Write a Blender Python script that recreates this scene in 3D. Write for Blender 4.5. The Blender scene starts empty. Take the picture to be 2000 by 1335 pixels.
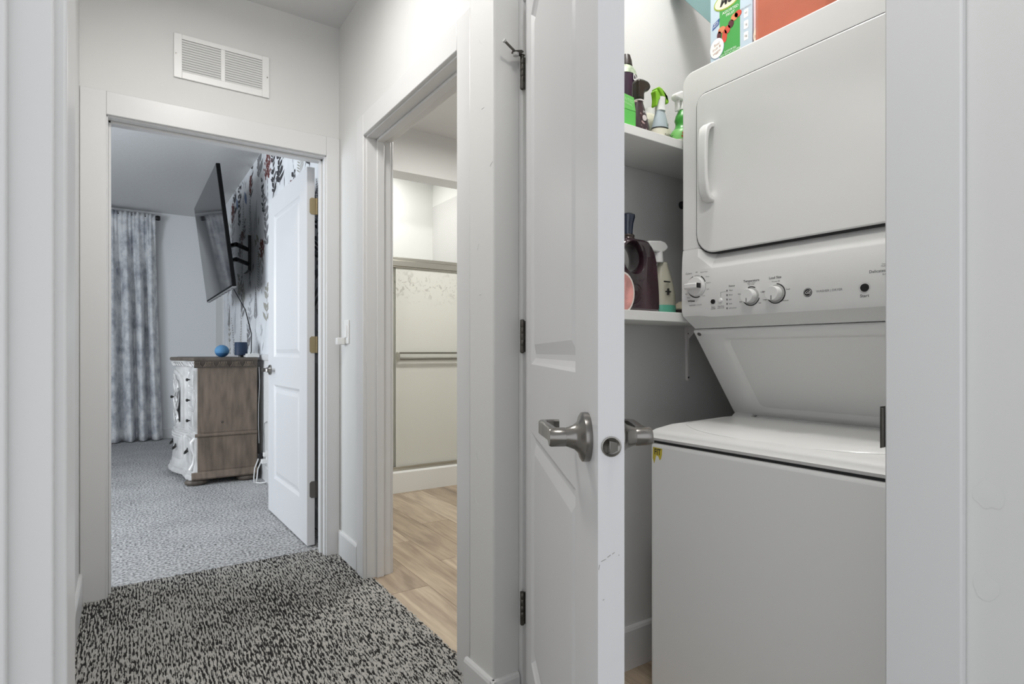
import bpy, bmesh, math, random
from mathutils import Vector, Matrix
import numpy as np

random.seed(7)
rng = np.random.default_rng(7)
scene = bpy.context.scene
COL = scene.collection
PI = math.pi

# ------------------------------------------------------------------ camera
CAM_H = 1.05
YAW = 33.84
cd = bpy.data.cameras.new('camera')
cam = bpy.data.objects.new('camera', cd)
COL.objects.link(cam)
cam.location = (0, 0, CAM_H)
cam.rotation_euler = (PI / 2, 0, math.radians(-YAW))
cd.sensor_width = 36.0
cd.lens = 1126.0 / 2000.0 * 36.0
cd.shift_y = (688 - 667.5) / 2000.0
cd.clip_start = 0.02
scene.camera = cam

# ------------------------------------------------------------------ world, lights, exposure
world = bpy.data.worlds.new('world')
scene.world = world
world.use_nodes = True
bg = world.node_tree.nodes['Background']
bg.inputs[0].default_value = (0.93, 0.96, 1.0, 1)
bg.inputs[1].default_value = 1.15

vs = scene.view_settings
vs.view_transform = 'Standard'
vs.look = 'None'
vs.gamma = 1.0
vs.use_curve_mapping = False
vs.exposure = 0.2


def area(name, loc, rot, sx, sy, power, color=(1, 1, 1)):
    l = bpy.data.lights.new(name, 'AREA')
    l.shape = 'RECTANGLE'
    l.size, l.size_y = sx, sy
    l.energy = power
    l.color = color
    o = bpy.data.objects.new(name, l)
    o.location = loc
    o.rotation_euler = rot
    COL.objects.link(o)
    return o


# daylight coming in through the bedroom window (left bedroom wall)
area('bedroom_window_daylight', (-2.50, 4.3, 1.5), (0, -PI / 2, 0), 1.6, 1.9, 82, (0.86, 0.93, 1.0))
# ceiling lamps: far hall, bathroom, laundry closet; added fill lamps: near hall, shower (their fixtures are built below)
area('near_hall_fill_light', (0.40, 0.30, 2.655), (0, 0, 0), 0.26, 0.26, 7.5, (1.0, 0.975, 0.94))  # unseen lamp added to light the washer and near fronts
area('far_hall_lamp_light', (0.28, 1.95, 2.655), (0, 0, 0), 0.3, 0.3, 11.5, (1.0, 0.975, 0.94))
area('bathroom_lamp_light', (1.95, 3.0, 2.655), (0, 0, 0), 0.3, 0.3, 24, (1.0, 0.98, 0.94))
area('closet_lamp_light', (1.22, 0.92, 2.655), (0, 0, 0), 0.2, 0.2, 7, (1.0, 0.98, 0.95))
area('shower_fill_light', (1.75, 4.55, 2.655), (0, 0, 0), 0.2, 0.2, 6, (1.0, 0.98, 0.94))  # unseen lamp added to brighten the shower alcove


# ------------------------------------------------------------------ materials
MATS = {}


def pm(name, color, rough=0.5, metal=0.0, bump=None, var=None, spec=0.5, trans=0.0, coat=0.0, ior=1.45):
    """principled material; bump=(scale, strength, distance), var=(scale, amount, stretch xyz)"""
    if name in MATS:
        return MATS[name]
    m = bpy.data.materials.new(name)
    m.use_nodes = True
    nt = m.node_tree
    p = nt.nodes['Principled BSDF']
    p.inputs['Base Color'].default_value = (*color, 1)
    p.inputs['Roughness'].default_value = rough
    p.inputs['Metallic'].default_value = metal
    p.inputs['Specular IOR Level'].default_value = spec
    p.inputs['Transmission Weight'].default_value = trans
    p.inputs['Coat Weight'].default_value = coat
    p.inputs['IOR'].default_value = ior
    tc = None
    if bump or var:
        tc = nt.nodes.new('ShaderNodeTexCoord')
    if bump:
        n = nt.nodes.new('ShaderNodeTexNoise')
        n.inputs['Scale'].default_value = bump[0]
        n.inputs['Detail'].default_value = 4
        b = nt.nodes.new('ShaderNodeBump')
        b.inputs['Strength'].default_value = bump[1]
        b.inputs['Distance'].default_value = bump[2]
        if len(bump) > 3:
            mp = nt.nodes.new('ShaderNodeMapping')
            mp.inputs['Scale'].default_value = bump[3]
            nt.links.new(tc.outputs['Object'], mp.inputs[0])
            nt.links.new(mp.outputs[0], n.inputs['Vector'])
        else:
            nt.links.new(tc.outputs['Object'], n.inputs['Vector'])
        nt.links.new(n.outputs['Fac'], b.inputs['Height'])
        nt.links.new(b.outputs[0], p.inputs['Normal'])
    if var:
        n = nt.nodes.new('ShaderNodeTexNoise')
        n.inputs['Scale'].default_value = var[0]
        n.inputs['Detail'].default_value = 5
        mp = nt.nodes.new('ShaderNodeMapping')
        mp.inputs['Scale'].default_value = var[2] if len(var) > 2 else (1, 1, 1)
        nt.links.new(tc.outputs['Object'], mp.inputs[0])
        nt.links.new(mp.outputs[0], n.inputs['Vector'])
        r = nt.nodes.new('ShaderNodeValToRGB')
        a = var[1]
        r.color_ramp.elements[0].position = 0.3
        r.color_ramp.elements[1].position = 0.7
        r.color_ramp.elements[0].color = (*[max(0, c * (1 - a)) for c in color], 1)
        r.color_ramp.elements[1].color = (*[min(1, c * (1 + a)) for c in color], 1)
        nt.links.new(n.outputs['Fac'], r.inputs[0])
        nt.links.new(r.outputs[0], p.inputs['Base Color'])
    MATS[name] = m
    return m


WALL = pm('wall_paint', (0.70, 0.70, 0.69), 0.55, bump=(95, 0.10, 0.002), var=(3, 0.012))
CEIL = pm('ceiling_paint', (0.70, 0.70, 0.70), 0.8, bump=(28, 0.35, 0.004))
TRIM = pm('trim_paint', (0.71, 0.71, 0.71), 0.32, bump=(60, 0.04, 0.001))
DOORP = pm('door_paint', (0.69, 0.69, 0.70), 0.38, bump=(45, 0.12, 0.0008, (14, 14, 0.9)))
NICKEL = pm('satin_nickel', (0.25, 0.24, 0.225), 0.26, 1.0, bump=(300, 0.04, 0.0003, (1, 1, 12)))
DARKNICKEL = pm('aged_nickel', (0.13, 0.122, 0.11), 0.38, 1.0)
BRASS = pm('antique_brass', (0.36, 0.29, 0.17), 0.38, 1.0)
APPL = pm('appliance_enamel', (0.88, 0.88, 0.865), 0.28, coat=0.3)
APPLP = pm('appliance_plastic', (0.86, 0.86, 0.845), 0.38)
BLACK = pm('black_plastic', (0.012, 0.012, 0.013), 0.35)
INK = pm('black_print', (0.03, 0.03, 0.03), 0.6)
GREYINK = pm('grey_print', (0.20, 0.20, 0.20), 0.6)
SHADOWGAP = pm('gap_shade_dark', (0.03, 0.03, 0.03), 0.8)  # near-black shade painted into the gaps of the washer and dryer
WHITEP = pm('white_plastic', (0.82, 0.82, 0.81), 0.35)
SHELF = pm('shelf_melamine', (0.82, 0.82, 0.80), 0.4)
WALLPAPER = pm('wallpaper_base', (0.72, 0.73, 0.75), 0.6, var=(5, 0.10))


# ------------------------------------------------------------------ mesh builder
class MB:
    def __init__(self):
        self.v, self.f, self.m = [], [], []

    def add(self, vs_, fs, mi=0):
        b = len(self.v)
        self.v += [tuple(p) for p in vs_]
        self.f += [tuple(b + i for i in f) for f in fs]
        self.m += [mi] * len(fs)
        return self

    def box(self, x0, x1, y0, y1, z0, z1, mi=0):
        v = [(x, y, z) for z in (z0, z1) for y in (y0, y1) for x in (x0, x1)]
        return self.add(v, [(0, 2, 3, 1), (4, 5, 7, 6), (0, 1, 5, 4), (2, 6, 7, 3), (0, 4, 6, 2), (1, 3, 7, 5)], mi)

    def prism(self, poly, axis, a, b, mi=0):
        """poly: 2D points; axis 'x': (y,z), 'y': (x,z), 'z': (x,y); extruded from a to b"""
        def P(p, t):
            return {'x': (t, p[0], p[1]), 'y': (p[0], t, p[1]), 'z': (p[0], p[1], t)}[axis]
        n = len(poly)
        v = [P(p, a) for p in poly] + [P(p, b) for p in poly]
        fs = [tuple(range(n - 1, -1, -1)), tuple(range(n, 2 * n))]
        fs += [(i, (i + 1) % n, n + (i + 1) % n, n + i) for i in range(n)]
        return self.add(v, fs, mi)

    def loft(self, rings, cap0=True, cap1=True, mi=0, closed=True):
        n = len(rings[0])
        v = [p for r_ in rings for p in r_]
        fs = []
        for k in range(len(rings) - 1):
            for i in range(n if closed else n - 1):
                j = (i + 1) % n
                fs.append((k * n + i, k * n + j, (k + 1) * n + j, (k + 1) * n + i))
        if cap0:
            fs.append(tuple(range(n - 1, -1, -1)))
        if cap1:
            b = (len(rings) - 1) * n
            fs.append(tuple(b + i for i in range(n)))
        return self.add(v, fs, mi)

    def lathe(self, prof, o=(0, 0, 0), axis='z', n=24, sx=1.0, sy=1.0, mi=0):
        """prof: [(r, h)] along axis from origin o"""
        rings = []
        for r_, h in prof:
            ring = []
            for k in range(n):
                a = 2 * PI * k / n
                p, q = r_ * math.cos(a) * sx, r_ * math.sin(a) * sy
                if axis == 'z':
                    ring.append((o[0] + p, o[1] + q, o[2] + h))
                elif axis == 'x':
                    ring.append((o[0] + h, o[1] + p, o[2] + q))
                else:
                    ring.append((o[0] + p, o[1] + h, o[2] + q))
            rings.append(ring)
        return self.loft(rings, mi=mi)

    def tube(self, path, r, n=8, flat=1.0, mi=0):
        pts = [Vector(p) for p in path]
        rings = []
        up = None
        for i, p in enumerate(pts):
            t = (pts[min(i + 1, len(pts) - 1)] - pts[max(i - 1, 0)]).normalized()
            if up is None:
                up = Vector((0, 0, 1)) if abs(t.z) < 0.9 else Vector((1, 0, 0))
            s_ = t.cross(up).normalized()
            up = s_.cross(t).normalized()
            rr = r[i] if isinstance(r, (list, tuple)) else r
            rings.append([tuple(p + s_ * math.cos(2 * PI * k / n) * rr * flat + up * math.sin(2 * PI * k / n) * rr) for k in range(n)])
        return self.loft(rings, mi=mi)

    def build(self, name, mats, parent=None, smooth=False, bevel=0.0, segs=2, auto=True, fix=True, ang=42):
        me = bpy.data.meshes.new(name)
        me.from_pydata(self.v, [], self.f)
        if not isinstance(mats, (list, tuple)):
            mats = [mats]
        for m in mats:
            me.materials.append(m)
        me.polygons.foreach_set('material_index', self.m)
        me.update()
        if fix:
            bm = bmesh.new()
            bm.from_mesh(me)
            bmesh.ops.recalc_face_normals(bm, faces=bm.faces)
            bm.to_mesh(me)
            bm.free()
        o = bpy.data.objects.new(name, me)
        COL.objects.link(o)
        if parent:
            put_under(o, parent)
        if smooth:
            me.polygons.foreach_set('use_smooth', [True] * len(me.polygons))
            if auto:
                try:
                    me.set_sharp_from_angle(angle=math.radians(ang))
                except Exception:
                    pass
        if bevel:
            b = o.modifiers.new('bevel', 'BEVEL')
            b.width = bevel
            b.segments = segs
            b.limit_method = 'ANGLE'
            b.angle_limit = math.radians(40)
            b.harden_normals = False
            if not smooth:
                me.polygons.foreach_set('use_smooth', [True] * len(me.polygons))
                try:
                    me.set_sharp_from_angle(angle=math.radians(40))
                except Exception:
                    pass
        return o


def put_under(o, parent, world_coords=True):
    o.parent = parent
    if world_coords and not parent.get('_local'):
        o.matrix_parent_inverse = full_matrix(parent).inverted()


def full_matrix(o):
    m = o.matrix_basis.copy()
    if o.parent:
        m = full_matrix(o.parent) @ o.matrix_parent_inverse @ m
    return m


def tag(o, label, cat=None, group=None, kind=None):
    o['label'] = label
    if cat:
        o['category'] = cat
    if group:
        o['group'] = group
    if kind:
        o['kind'] = kind
    return o


def thing(name, loc, label, cat, rotz=0.0, group=None, local=False, kind=None):
    e = bpy.data.objects.new(name, None)
    e.empty_display_size = 0.05
    e.location = loc
    e.rotation_euler = (0, 0, rotz)
    COL.objects.link(e)
    if local:
        e['_local'] = 1
    tag(e, label, cat, group, kind)
    return e


def struct(name, mb, mat, label, cat, **k):
    return tag(mb.build(name, mat, **k), label, cat, kind='structure')


def text(name, body, size, loc, right, up, mat, parent, align='CENTER', shear=0.0, sx=1.0, bold=0.0):
    c = bpy.data.curves.new(name, 'FONT')
    c.body = body
    c.size = size
    c.align_x = align
    c.align_y = 'CENTER'
    c.shear = shear
    c.offset = bold
    c.resolution_u = 2
    t = bpy.data.objects.new(name + '_c', c)
    COL.objects.link(t)
    bpy.context.view_layer.update()
    dg = bpy.context.evaluated_depsgraph_get()
    me = bpy.data.meshes.new_from_object(t.evaluated_get(dg))
    bpy.data.objects.remove(t)
    bpy.data.curves.remove(c)
    R_, U = Vector(right).normalized(), Vector(up).normalized()
    N = R_.cross(U)
    M = Matrix(((R_.x * sx, U.x, N.x, loc[0]), (R_.y * sx, U.y, N.y, loc[1]), (R_.z * sx, U.z, N.z, loc[2]), (0, 0, 0, 1)))
    me.transform(M)
    me.name = name
    me.materials.clear()
    me.materials.append(mat)
    o = bpy.data.objects.new(name, me)
    COL.objects.link(o)
    put_under(o, parent)
    return o


def rrect(y0, y1, z0, z1, r, n=6):
    """rounded rectangle 2D points, r = radius or 4 radii (ll, lr, ur, ul)"""
    rs = r if isinstance(r, (list, tuple)) else [r] * 4
    cs = [(y0 + rs[0], z0 + rs[0], PI, rs[0]), (y1 - rs[1], z0 + rs[1], 1.5 * PI, rs[1]), (y1 - rs[2], z1 - rs[2], 0, rs[2]), (y0 + rs[3], z1 - rs[3], 0.5 * PI, rs[3])]
    out = []
    for cx, cz, a0, q in cs:
        for k in range(n + 1):
            a = a0 + PI / 2 * k / n
            out.append((cx + q * math.cos(a), cz + q * math.sin(a)))
    return out


# ================================================================== SETTING
CZ = 2.744
FAR = 3.015          # hall face of the far wall
WX = 0.930           # hall face of the right wall
ACC = 0.957          # accent wall of the bedroom

# floor slab, ceiling
struct('floor', MB().box(-3.0, 3.6, -2.5, 8.6, -0.12, -0.012), pm('subfloor', (0.35, 0.32, 0.28), 0.9), 'plain subfloor slab under the carpets and planks', 'floor')
struct('ceiling', MB().box(-3.0, 3.6, -2.5, 8.6, CZ, CZ + 0.1), CEIL, 'white textured ceiling over hall, bedroom and bathroom', 'ceiling')

# far wall with bedroom doorway (opening X -0.072..0.866, to z 2.07)
OBX0, OBX1, OBZ = -0.085, 0.872, 2.075
w = MB()
w.box(-2.4, OBX0, FAR, FAR + 0.12, -0.012, CZ).box(OBX1, ACC + 0.093, FAR, FAR + 0.12, -0.012, CZ).box(OBX0, OBX1, FAR, FAR + 0.12, OBZ, CZ)
struct('wall_far', w, WALL, 'white hall end wall around the bedroom doorway, vent above', 'wall')

# right wall with bathroom doorway (opening Y 1.68..2.61)
BY0, BY1, BZ = 1.672, 2.618, 2.075
w = MB()
w.box(WX, WX + 0.115, BY1, FAR, -0.012, CZ).box(WX, WX + 0.115, 1.518, BY0, -0.012, CZ).box(WX, WX + 0.115, BY0, BY1, BZ, CZ)
struct('wall_right', w, WALL, 'white hall side wall around the bathroom doorway', 'wall')

# partition between bathroom and laundry closet; its end sticks out into the hall
struct('wall_partition', MB().box(0.863, 2.25, 1.380, 1.518, -0.012, CZ), WALL, 'white partition end between bathroom doorway and laundry closet', 'wall', bevel=0.006, segs=3)
# closet front wall, right of the closet doorway, and header
w = MB()
w.box(0.966, 1.08, -1.2, 0.394, -0.012, CZ).box(0.966, 1.08, 0.394, 1.38, 2.07, CZ)
struct('wall_closet_front', w, WALL, 'white wall right of the laundry closet doorway', 'wall')
struct('wall_closet_right', MB().box(1.08, 2.25, 0.25, 0.37, -0.012, CZ), WALL, 'white closet wall hidden beside the washer', 'wall')
struct('wall_closet_back', MB().box(2.15, 2.25, 0.37, 1.38, -0.012, CZ), WALL, 'white closet wall behind the stacked washer and dryer', 'wall')
# left hall wall
struct('wall_left', MB().box(-0.30, -0.160, 0.74, FAR, -0.012, CZ), WALL, 'white left hall wall, seen as a sliver beside the bedroom doorway', 'wall')
struct('wall_left_end', MB().box(-0.30, -0.058, 0.634, 0.74, -0.012, CZ), WALL, 'white wall end behind the nearest door casing at left', 'wall')

# bedroom shell
struct('wall_bedroom_right', MB().box(ACC, ACC + 0.093, FAR + 0.12, 8.2, -0.012, CZ), WALL, 'bedroom side wall behind the floral paper and the television', 'wall')
struct('wall_bedroom_back', MB().box(-2.5, ACC + 0.093, 8.2, 8.3, -0.012, CZ), pm('bedroom_wall_paint', (0.80, 0.81, 0.82), 0.6, bump=(95, 0.1, 0.002)), 'pale grey bedroom back wall beside the curtain', 'wall')
w = MB()
wy0, wy1, wz0, wz1 = 3.35, 5.25, 0.7, 2.3
w.box(-2.5, -2.4, FAR, wy0, -0.012, CZ).box(-2.5, -2.4, wy1, 8.2, -0.012, CZ).box(-2.5, -2.4, wy0, wy1, -0.012, wz0).box(-2.5, -2.4, wy0, wy1, wz1, CZ)
struct('wall_bedroom_left', w, WALL, 'bedroom window wall out of sight at left', 'wall')
e = thing('window_1', (-2.45, 4.3, wz0), 'bedroom window out of sight at left, letting daylight in', 'window', kind='structure')
m = MB()
m.box(-2.47, -2.41, wy0, wy0 + 0.05, wz0, wz1).box(-2.47, -2.41, wy1 - 0.05, wy1, wz0, wz1).box(-2.47, -2.41, wy0, wy1, wz0, wz0 + 0.05).box(-2.47, -2.41, wy0, wy1, wz1 - 0.05, wz1).box(-2.46, -2.42, 4.28, 4.32, wz0, wz1)
m.build('window_frame', TRIM, e)
# bathroom shell
struct('wall_bathroom_near', MB().box(2.25, 3.2, 1.40, 1.518, -0.012, CZ), WALL, 'bathroom wall out of sight behind the partition', 'wall')
struct('wall_bathroom_right', MB().box(3.1, 3.2, 1.518, 5.0, -0.012, CZ), WALL, 'bathroom side wall out of sight at right', 'wall')
struct('wall_bathroom_left', MB().box(1.05, 1.06, FAR + 0.12, 4.06, -0.012, CZ), WALL, 'bathroom side wall out of sight at left', 'wall')
SHW = pm('shower_surround', (0.84, 0.85, 0.83), 0.3)
w = MB()
w.box(1.05, 3.1, 4.06, 4.25, 2.41, CZ)
w.box(2.39, 3.1, 4.06, 4.9, -0.012, 2.41)
struct('wall_shower_header', w, WALL, 'white wall header above the shower opening in the bathroom', 'wall')
struct('wall_shower_back', MB().box(1.05, 2.5, 4.90, 5.0, -0.012, CZ), SHW, 'glossy white back wall of the shower above the sliding doors', 'wall')
struct('wall_shower_left', MB().box(1.05, 1.065, 4.06, 4.9, -0.012, CZ), SHW, 'glossy white shower side wall out of sight', 'wall')
struct('wall_shower_right', MB().box(2.39, 2.40, 4.25, 4.9, 2.41, CZ), SHW, 'glossy white shower side wall seen at the right of the opening', 'wall')

# baseboards -------------------------------------------------------
def bb_profile(t=0.013, h=0.128):
    return [(0, 0), (t, 0), (t, h - 0.012), (t - 0.003, h - 0.004), (t - 0.007, h), (0, h)]


def base_y(name, x, sgn, y0, y1, label, h=0.128):      # runs along Y on a face at x; sgn -1 = sticks out to -X
    P = [(x + sgn * a, b - 0.006 if b == 0 else b) for a, b in bb_profile(h=h)]
    return struct(name, MB().prism(P, 'y', y0, y1), TRIM, label, 'baseboard')


def base_x(name, y, sgn, x0, x1, label, h=0.128):
    P = [(y + sgn * a, b - 0.006 if b == 0 else b) for a, b in bb_profile(h=h)]
    return struct(name, MB().prism(P, 'x', x0, x1), TRIM, label, 'baseboard')


base_y('baseboard_right', WX, -1, 2.71, FAR - 0.016, 'short white baseboard right of the bedroom doorway')
base_y('baseboard_partition', 0.863, -1, 1.366, 1.531, 'white baseboard on the partition end by the closet')
base_x('baseboard_partition_return', 1.380, -1, 0.850, 0.944, 'white baseboard turning the corner towards the closet hinges')
base_y('baseboard_left', -0.160, 1, 0.76, FAR - 0.016, 'white baseboard at the left foot of the bedroom doorway')
base_x('baseboard_closet', 1.380, -1, 1.10, 2.15, 'white baseboard on the closet wall behind the door', h=0.14)
base_y('baseboard_bedroom', ACC, -1, FAR + 0.14, 8.2, 'white baseboard under the floral wall of the bedroom')
base_x('baseboard_bedroom_back', 8.2, -1, -2.4, ACC - 0.014, 'white baseboard at the bedroom back wall by the curtain')

# door casings, jambs ----------------------------------------------
def casing_piece(mb, a0, a1, b0, b1, face, out, axis, e=0.004):
    """flat casing with eased edges: a = across, z = b; lies on plane `face`, thickness towards `out`"""
    if axis == 'x':
        lo, hi = sorted((face, out))
        mb.box(lo, hi, a0, a1, b0, b1)
    else:
        lo, hi = sorted((face, out))
        mb.box(a0, a1, lo, hi, b0, b1)


# bedroom doorway
t1 = thing('trim_1', (0.4, FAR, 0), 'white painted casing and jamb around the bedroom doorway', 'door trim', kind='structure')
ci0, ci1, ch = -0.068, 0.861, 2.064
MB().box(ci0 - 0.091, ci0, FAR - 0.016, FAR, -0.01, ch + 0.1).build('side_casing', TRIM, t1, bevel=0.003)
MB().box(ci1, 0.9295, FAR - 0.016, FAR, -0.01, ch + 0.1).build('side_casing', TRIM, t1, bevel=0.003)
MB().box(ci0, ci1, FAR - 0.016, FAR, ch, ch + 0.1).build('head_casing', TRIM, t1, bevel=0.003)
MB().box(OBX0, ci0 + 0.006, FAR - 0.002, FAR + 0.122, -0.01, OBZ).build('jamb', TRIM, t1, bevel=0.002)
MB().box(ci1 - 0.006, OBX1, FAR - 0.002, FAR + 0.122, -0.01, OBZ).build('jamb', TRIM, t1, bevel=0.002)
MB().box(ci0, ci1, FAR - 0.002, FAR + 0.122, ch - 0.006, OBZ).build('head_jamb', TRIM, t1, bevel=0.002)
MB().box(ci0 + 0.006, ci0 + 0.016, FAR + 0.04, FAR + 0.082, -0.01, ch - 0.006).build('door_stop', TRIM, t1, bevel=0.002)
MB().box(ci1 - 0.016, ci1 - 0.006, FAR + 0.04, FAR + 0.082, -0.01, ch - 0.006).build('door_stop', TRIM, t1, bevel=0.002)
MB().box(ci0 + 0.006, ci1 - 0.006, FAR + 0.04, FAR + 0.082, ch - 0.017, ch - 0.006).build('door_stop', TRIM, t1, bevel=0.002)
for x0, x1 in ((ci0 - 0.091, ci0), (ci1, ACC - 0.001)):
    MB().box(x0, x1, FAR + 0.12, FAR + 0.136, -0.01, ch + 0.1).build('side_casing', TRIM, t1, bevel=0.003)
MB().box(ci0, ci1, FAR + 0.12, FAR + 0.136, ch, ch + 0.1).build('head_casing', TRIM, t1, bevel=0.003)

# bathroom doorway
t2 = thing('trim_2', (WX, 2.14, 0), 'white painted casing and jamb around the bathroom doorway', 'door trim', kind='structure')
bi0, bi1 = 1.692, 2.600
for fx, ox in ((WX, WX - 0.017), (WX + 0.115, WX + 0.131)):
    lo, hi = min(fx, ox), max(fx, ox)
    MB().box(lo, hi, bi1, bi1 + 0.09, -0.01, 2.152).build('side_casing', TRIM, t2, bevel=0.003)
    MB().box(lo, hi, bi0 - 0.09, bi0, -0.01, 2.152).build('side_casing', TRIM, t2, bevel=0.003)
    MB().box(lo, hi, bi0, bi1, 2.053, 2.152).build('head_casing', TRIM, t2, bevel=0.003)
MB().box(WX - 0.002, WX + 0.117, bi1 - 0.006, BY1, -0.01, BZ).build('jamb', TRIM, t2, bevel=0.002)
MB().box(WX - 0.002, WX + 0.117, BY0, bi0 + 0.006, -0.01, BZ).build('jamb', TRIM, t2, bevel=0.002)
MB().box(WX - 0.002, WX + 0.117, bi0, bi1, 2.046, BZ).build('head_jamb', TRIM, t2, bevel=0.002)
MB().box(WX + 0.044, WX + 0.080, bi1 - 0.018, bi1 - 0.006, -0.01, 2.046).build('door_stop', TRIM, t2, bevel=0.003)
MB().box(WX + 0.044, WX + 0.080, bi0 + 0.006, bi0 + 0.018, -0.01, 2.046).build('door_stop', TRIM, t2, bevel=0.003)
MB().box(WX + 0.044, WX + 0.080, bi0, bi1, 2.034, 2.046).build('door_stop', TRIM, t2, bevel=0.003)

# closet doorway
t3 = thing('trim_3', (0.966, 0.9, 0), 'white painted casing and jamb around the laundry closet doorway', 'door trim', kind='structure')
MB().box(0.950, 0.966, 0.312, 0.409, -0.01, 2.16).build('side_casing', TRIM, t3, bevel=0.003)
MB().box(0.950, 0.966, 0.409, 1.362, 2.062, 2.16).build('head_casing', TRIM, t3, bevel=0.003)
MB().box(0.948, 0.966, 1.362, 1.379, -0.01, 2.16).build('side_casing', TRIM, t3, bevel=0.003)
MB().box(0.966, 1.082, 1.356, 1.379, -0.01, 2.07).build('jamb', TRIM, t3, bevel=0.002)
MB().box(0.966, 1.082, 0.394, 0.415, -0.01, 2.07).build('jamb', TRIM, t3, bevel=0.002)
MB().box(0.966, 1.082, 0.415, 1.356, 2.054, 2.07).build('head_jamb', TRIM, t3, bevel=0.002)
MB().box(1.012, 1.05, 1.346, 1.356, -0.01, 2.054).build('door_stop', TRIM, t3, bevel=0.002)
sp = MB().box(0.9515, 0.985, 0.4150, 0.4160, 0.905, 0.968).box(0.9455, 0.9515, 0.4090, 0.4125, 0.907, 0.966)
sp.build('strike_plate', DARKNICKEL, t3, bevel=0.001)

# nearest doorway casing at the left edge of the picture
t4 = thing('trim_4', (-0.05, 0.63, 0), 'white door casing and jamb filling the left edge', 'door trim', kind='structure')
MB().box(-0.058, -0.0415, 0.626, 0.720, -0.01, 2.16).build('side_casing', TRIM, t4, bevel=0.003)
MB().box(-0.25, -0.050, 0.616, 0.634, -0.01, 2.07).build('jamb', TRIM, t4, bevel=0.002)
MB().box(-0.12, -0.079, 0.606, 0.616, -0.01, 2.07).build('door_stop', TRIM, t4, bevel=0.002)

# chair rail on the bedroom accent wall and wallpaper
struct('trim_5', MB().box(ACC - 0.014, ACC, FAR + 0.14, 7.48, 0.985, 1.035), TRIM, 'white chair rail below the floral wallpaper', 'trim', bevel=0.004)
struct('trim_6', MB().box(ACC - 0.012, ACC, 7.48, 7.53, 0.13, CZ - 0.001), TRIM, 'white vertical edge strip at the far end of the floral wall', 'trim')

# ---- hall carpet: striated cut loops
def carpet_mat(name, dark, light, sc, bias, rough=0.95, wide=(0.035, 0.045), rows=None):
    m_ = bpy.data.materials.new(name)
    m_.use_nodes = True
    nt = m_.node_tree
    p = nt.nodes['Principled BSDF']
    p.inputs['Roughness'].default_value = rough
    p.inputs['Specular IOR Level'].default_value = 0.1
    tc = nt.nodes.new('ShaderNodeTexCoord')
    mp = nt.nodes.new('ShaderNodeMapping')
    mp.inputs['Scale'].default_value = sc
    n1 = nt.nodes.new('ShaderNodeTexNoise')
    n1.inputs['Scale'].default_value = 1.0
    n1.inputs['Detail'].default_value = 1.5
    n2 = nt.nodes.new('ShaderNodeTexNoise')
    n2.inputs['Scale'].default_value = 3.0
    geo = nt.nodes.new('ShaderNodeNewGeometry')
    nt.links.new(tc.outputs['Object'], mp.inputs[0])
    nt.links.new(mp.outputs[0], n1.inputs['Vector'])
    nt.links.new(tc.outputs['Object'], n2.inputs['Vector'])
    a = nt.nodes.new('ShaderNodeMath'); a.operation = 'MULTIPLY_ADD'
    a.inputs[1].default_value = 0.13
    nt.links.new(geo.outputs['Random Per Island'], a.inputs[0])
    nt.links.new(n1.outputs['Fac'], a.inputs[2])
    b = nt.nodes.new('ShaderNodeMath'); b.operation = 'MULTIPLY_ADD'
    b.inputs[1].default_value = 0.20
    nt.links.new(n2.outputs['Fac'], b.inputs[0])
    nt.links.new(a.outputs[0], b.inputs[2])
    if rows:
        sx3 = nt.nodes.new('ShaderNodeSeparateXYZ')
        nt.links.new(tc.outputs['Object'], sx3.inputs[0])
        nw = nt.nodes.new('ShaderNodeTexNoise')
        nw.inputs['Scale'].default_value = 9.0
        nt.links.new(tc.outputs['Object'], nw.inputs['Vector'])
        m1 = nt.nodes.new('ShaderNodeMath'); m1.operation = 'MULTIPLY_ADD'
        m1.inputs[1].default_value = 0.02
        nt.links.new(nw.outputs['Fac'], m1.inputs[0]); nt.links.new(sx3.outputs['X'], m1.inputs[2])
        m2 = nt.nodes.new('ShaderNodeMath'); m2.operation = 'MULTIPLY'; m2.inputs[1].default_value = 2 * PI / rows
        nt.links.new(m1.outputs[0], m2.inputs[0])
        m3 = nt.nodes.new('ShaderNodeMath'); m3.operation = 'SINE'
        nt.links.new(m2.outputs[0], m3.inputs[0])
        m4 = nt.nodes.new('ShaderNodeMath'); m4.operation = 'MULTIPLY_ADD'; m4.inputs[1].default_value = 0.055
        nt.links.new(m3.outputs[0], m4.inputs[0]); nt.links.new(b.outputs[0], m4.inputs[2])
        b = m4
    r = nt.nodes.new('ShaderNodeValToRGB')
    r.color_ramp.elements[0].position = bias - wide[0]
    r.color_ramp.elements[1].position = bias + wide[1]
    r.color_ramp.elements[0].color = (*dark, 1)
    r.color_ramp.elements[1].color = (*light, 1)
    nt.links.new(b.outputs[0], r.inputs[0])
    nt.links.new(r.outputs[0], p.inputs['Base Color'])
    return m_


HALLC = carpet_mat('hall_carpet_yarn', (0.035, 0.034, 0.034), (0.48, 0.47, 0.445), (190, 26, 1), 0.645, rows=0.0125)
hall_carpet = thing('floor_hall', (0.38, 1.0, 0), 'dark grey and cream striated carpet in the hall', 'carpet', kind='structure')
b_ = MB()
b_.box(-0.30, WX + 0.028, -1.2, 3.128, -0.012, -0.003)
b_.build('carpet_backing', HALLC, hall_carpet)


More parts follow.
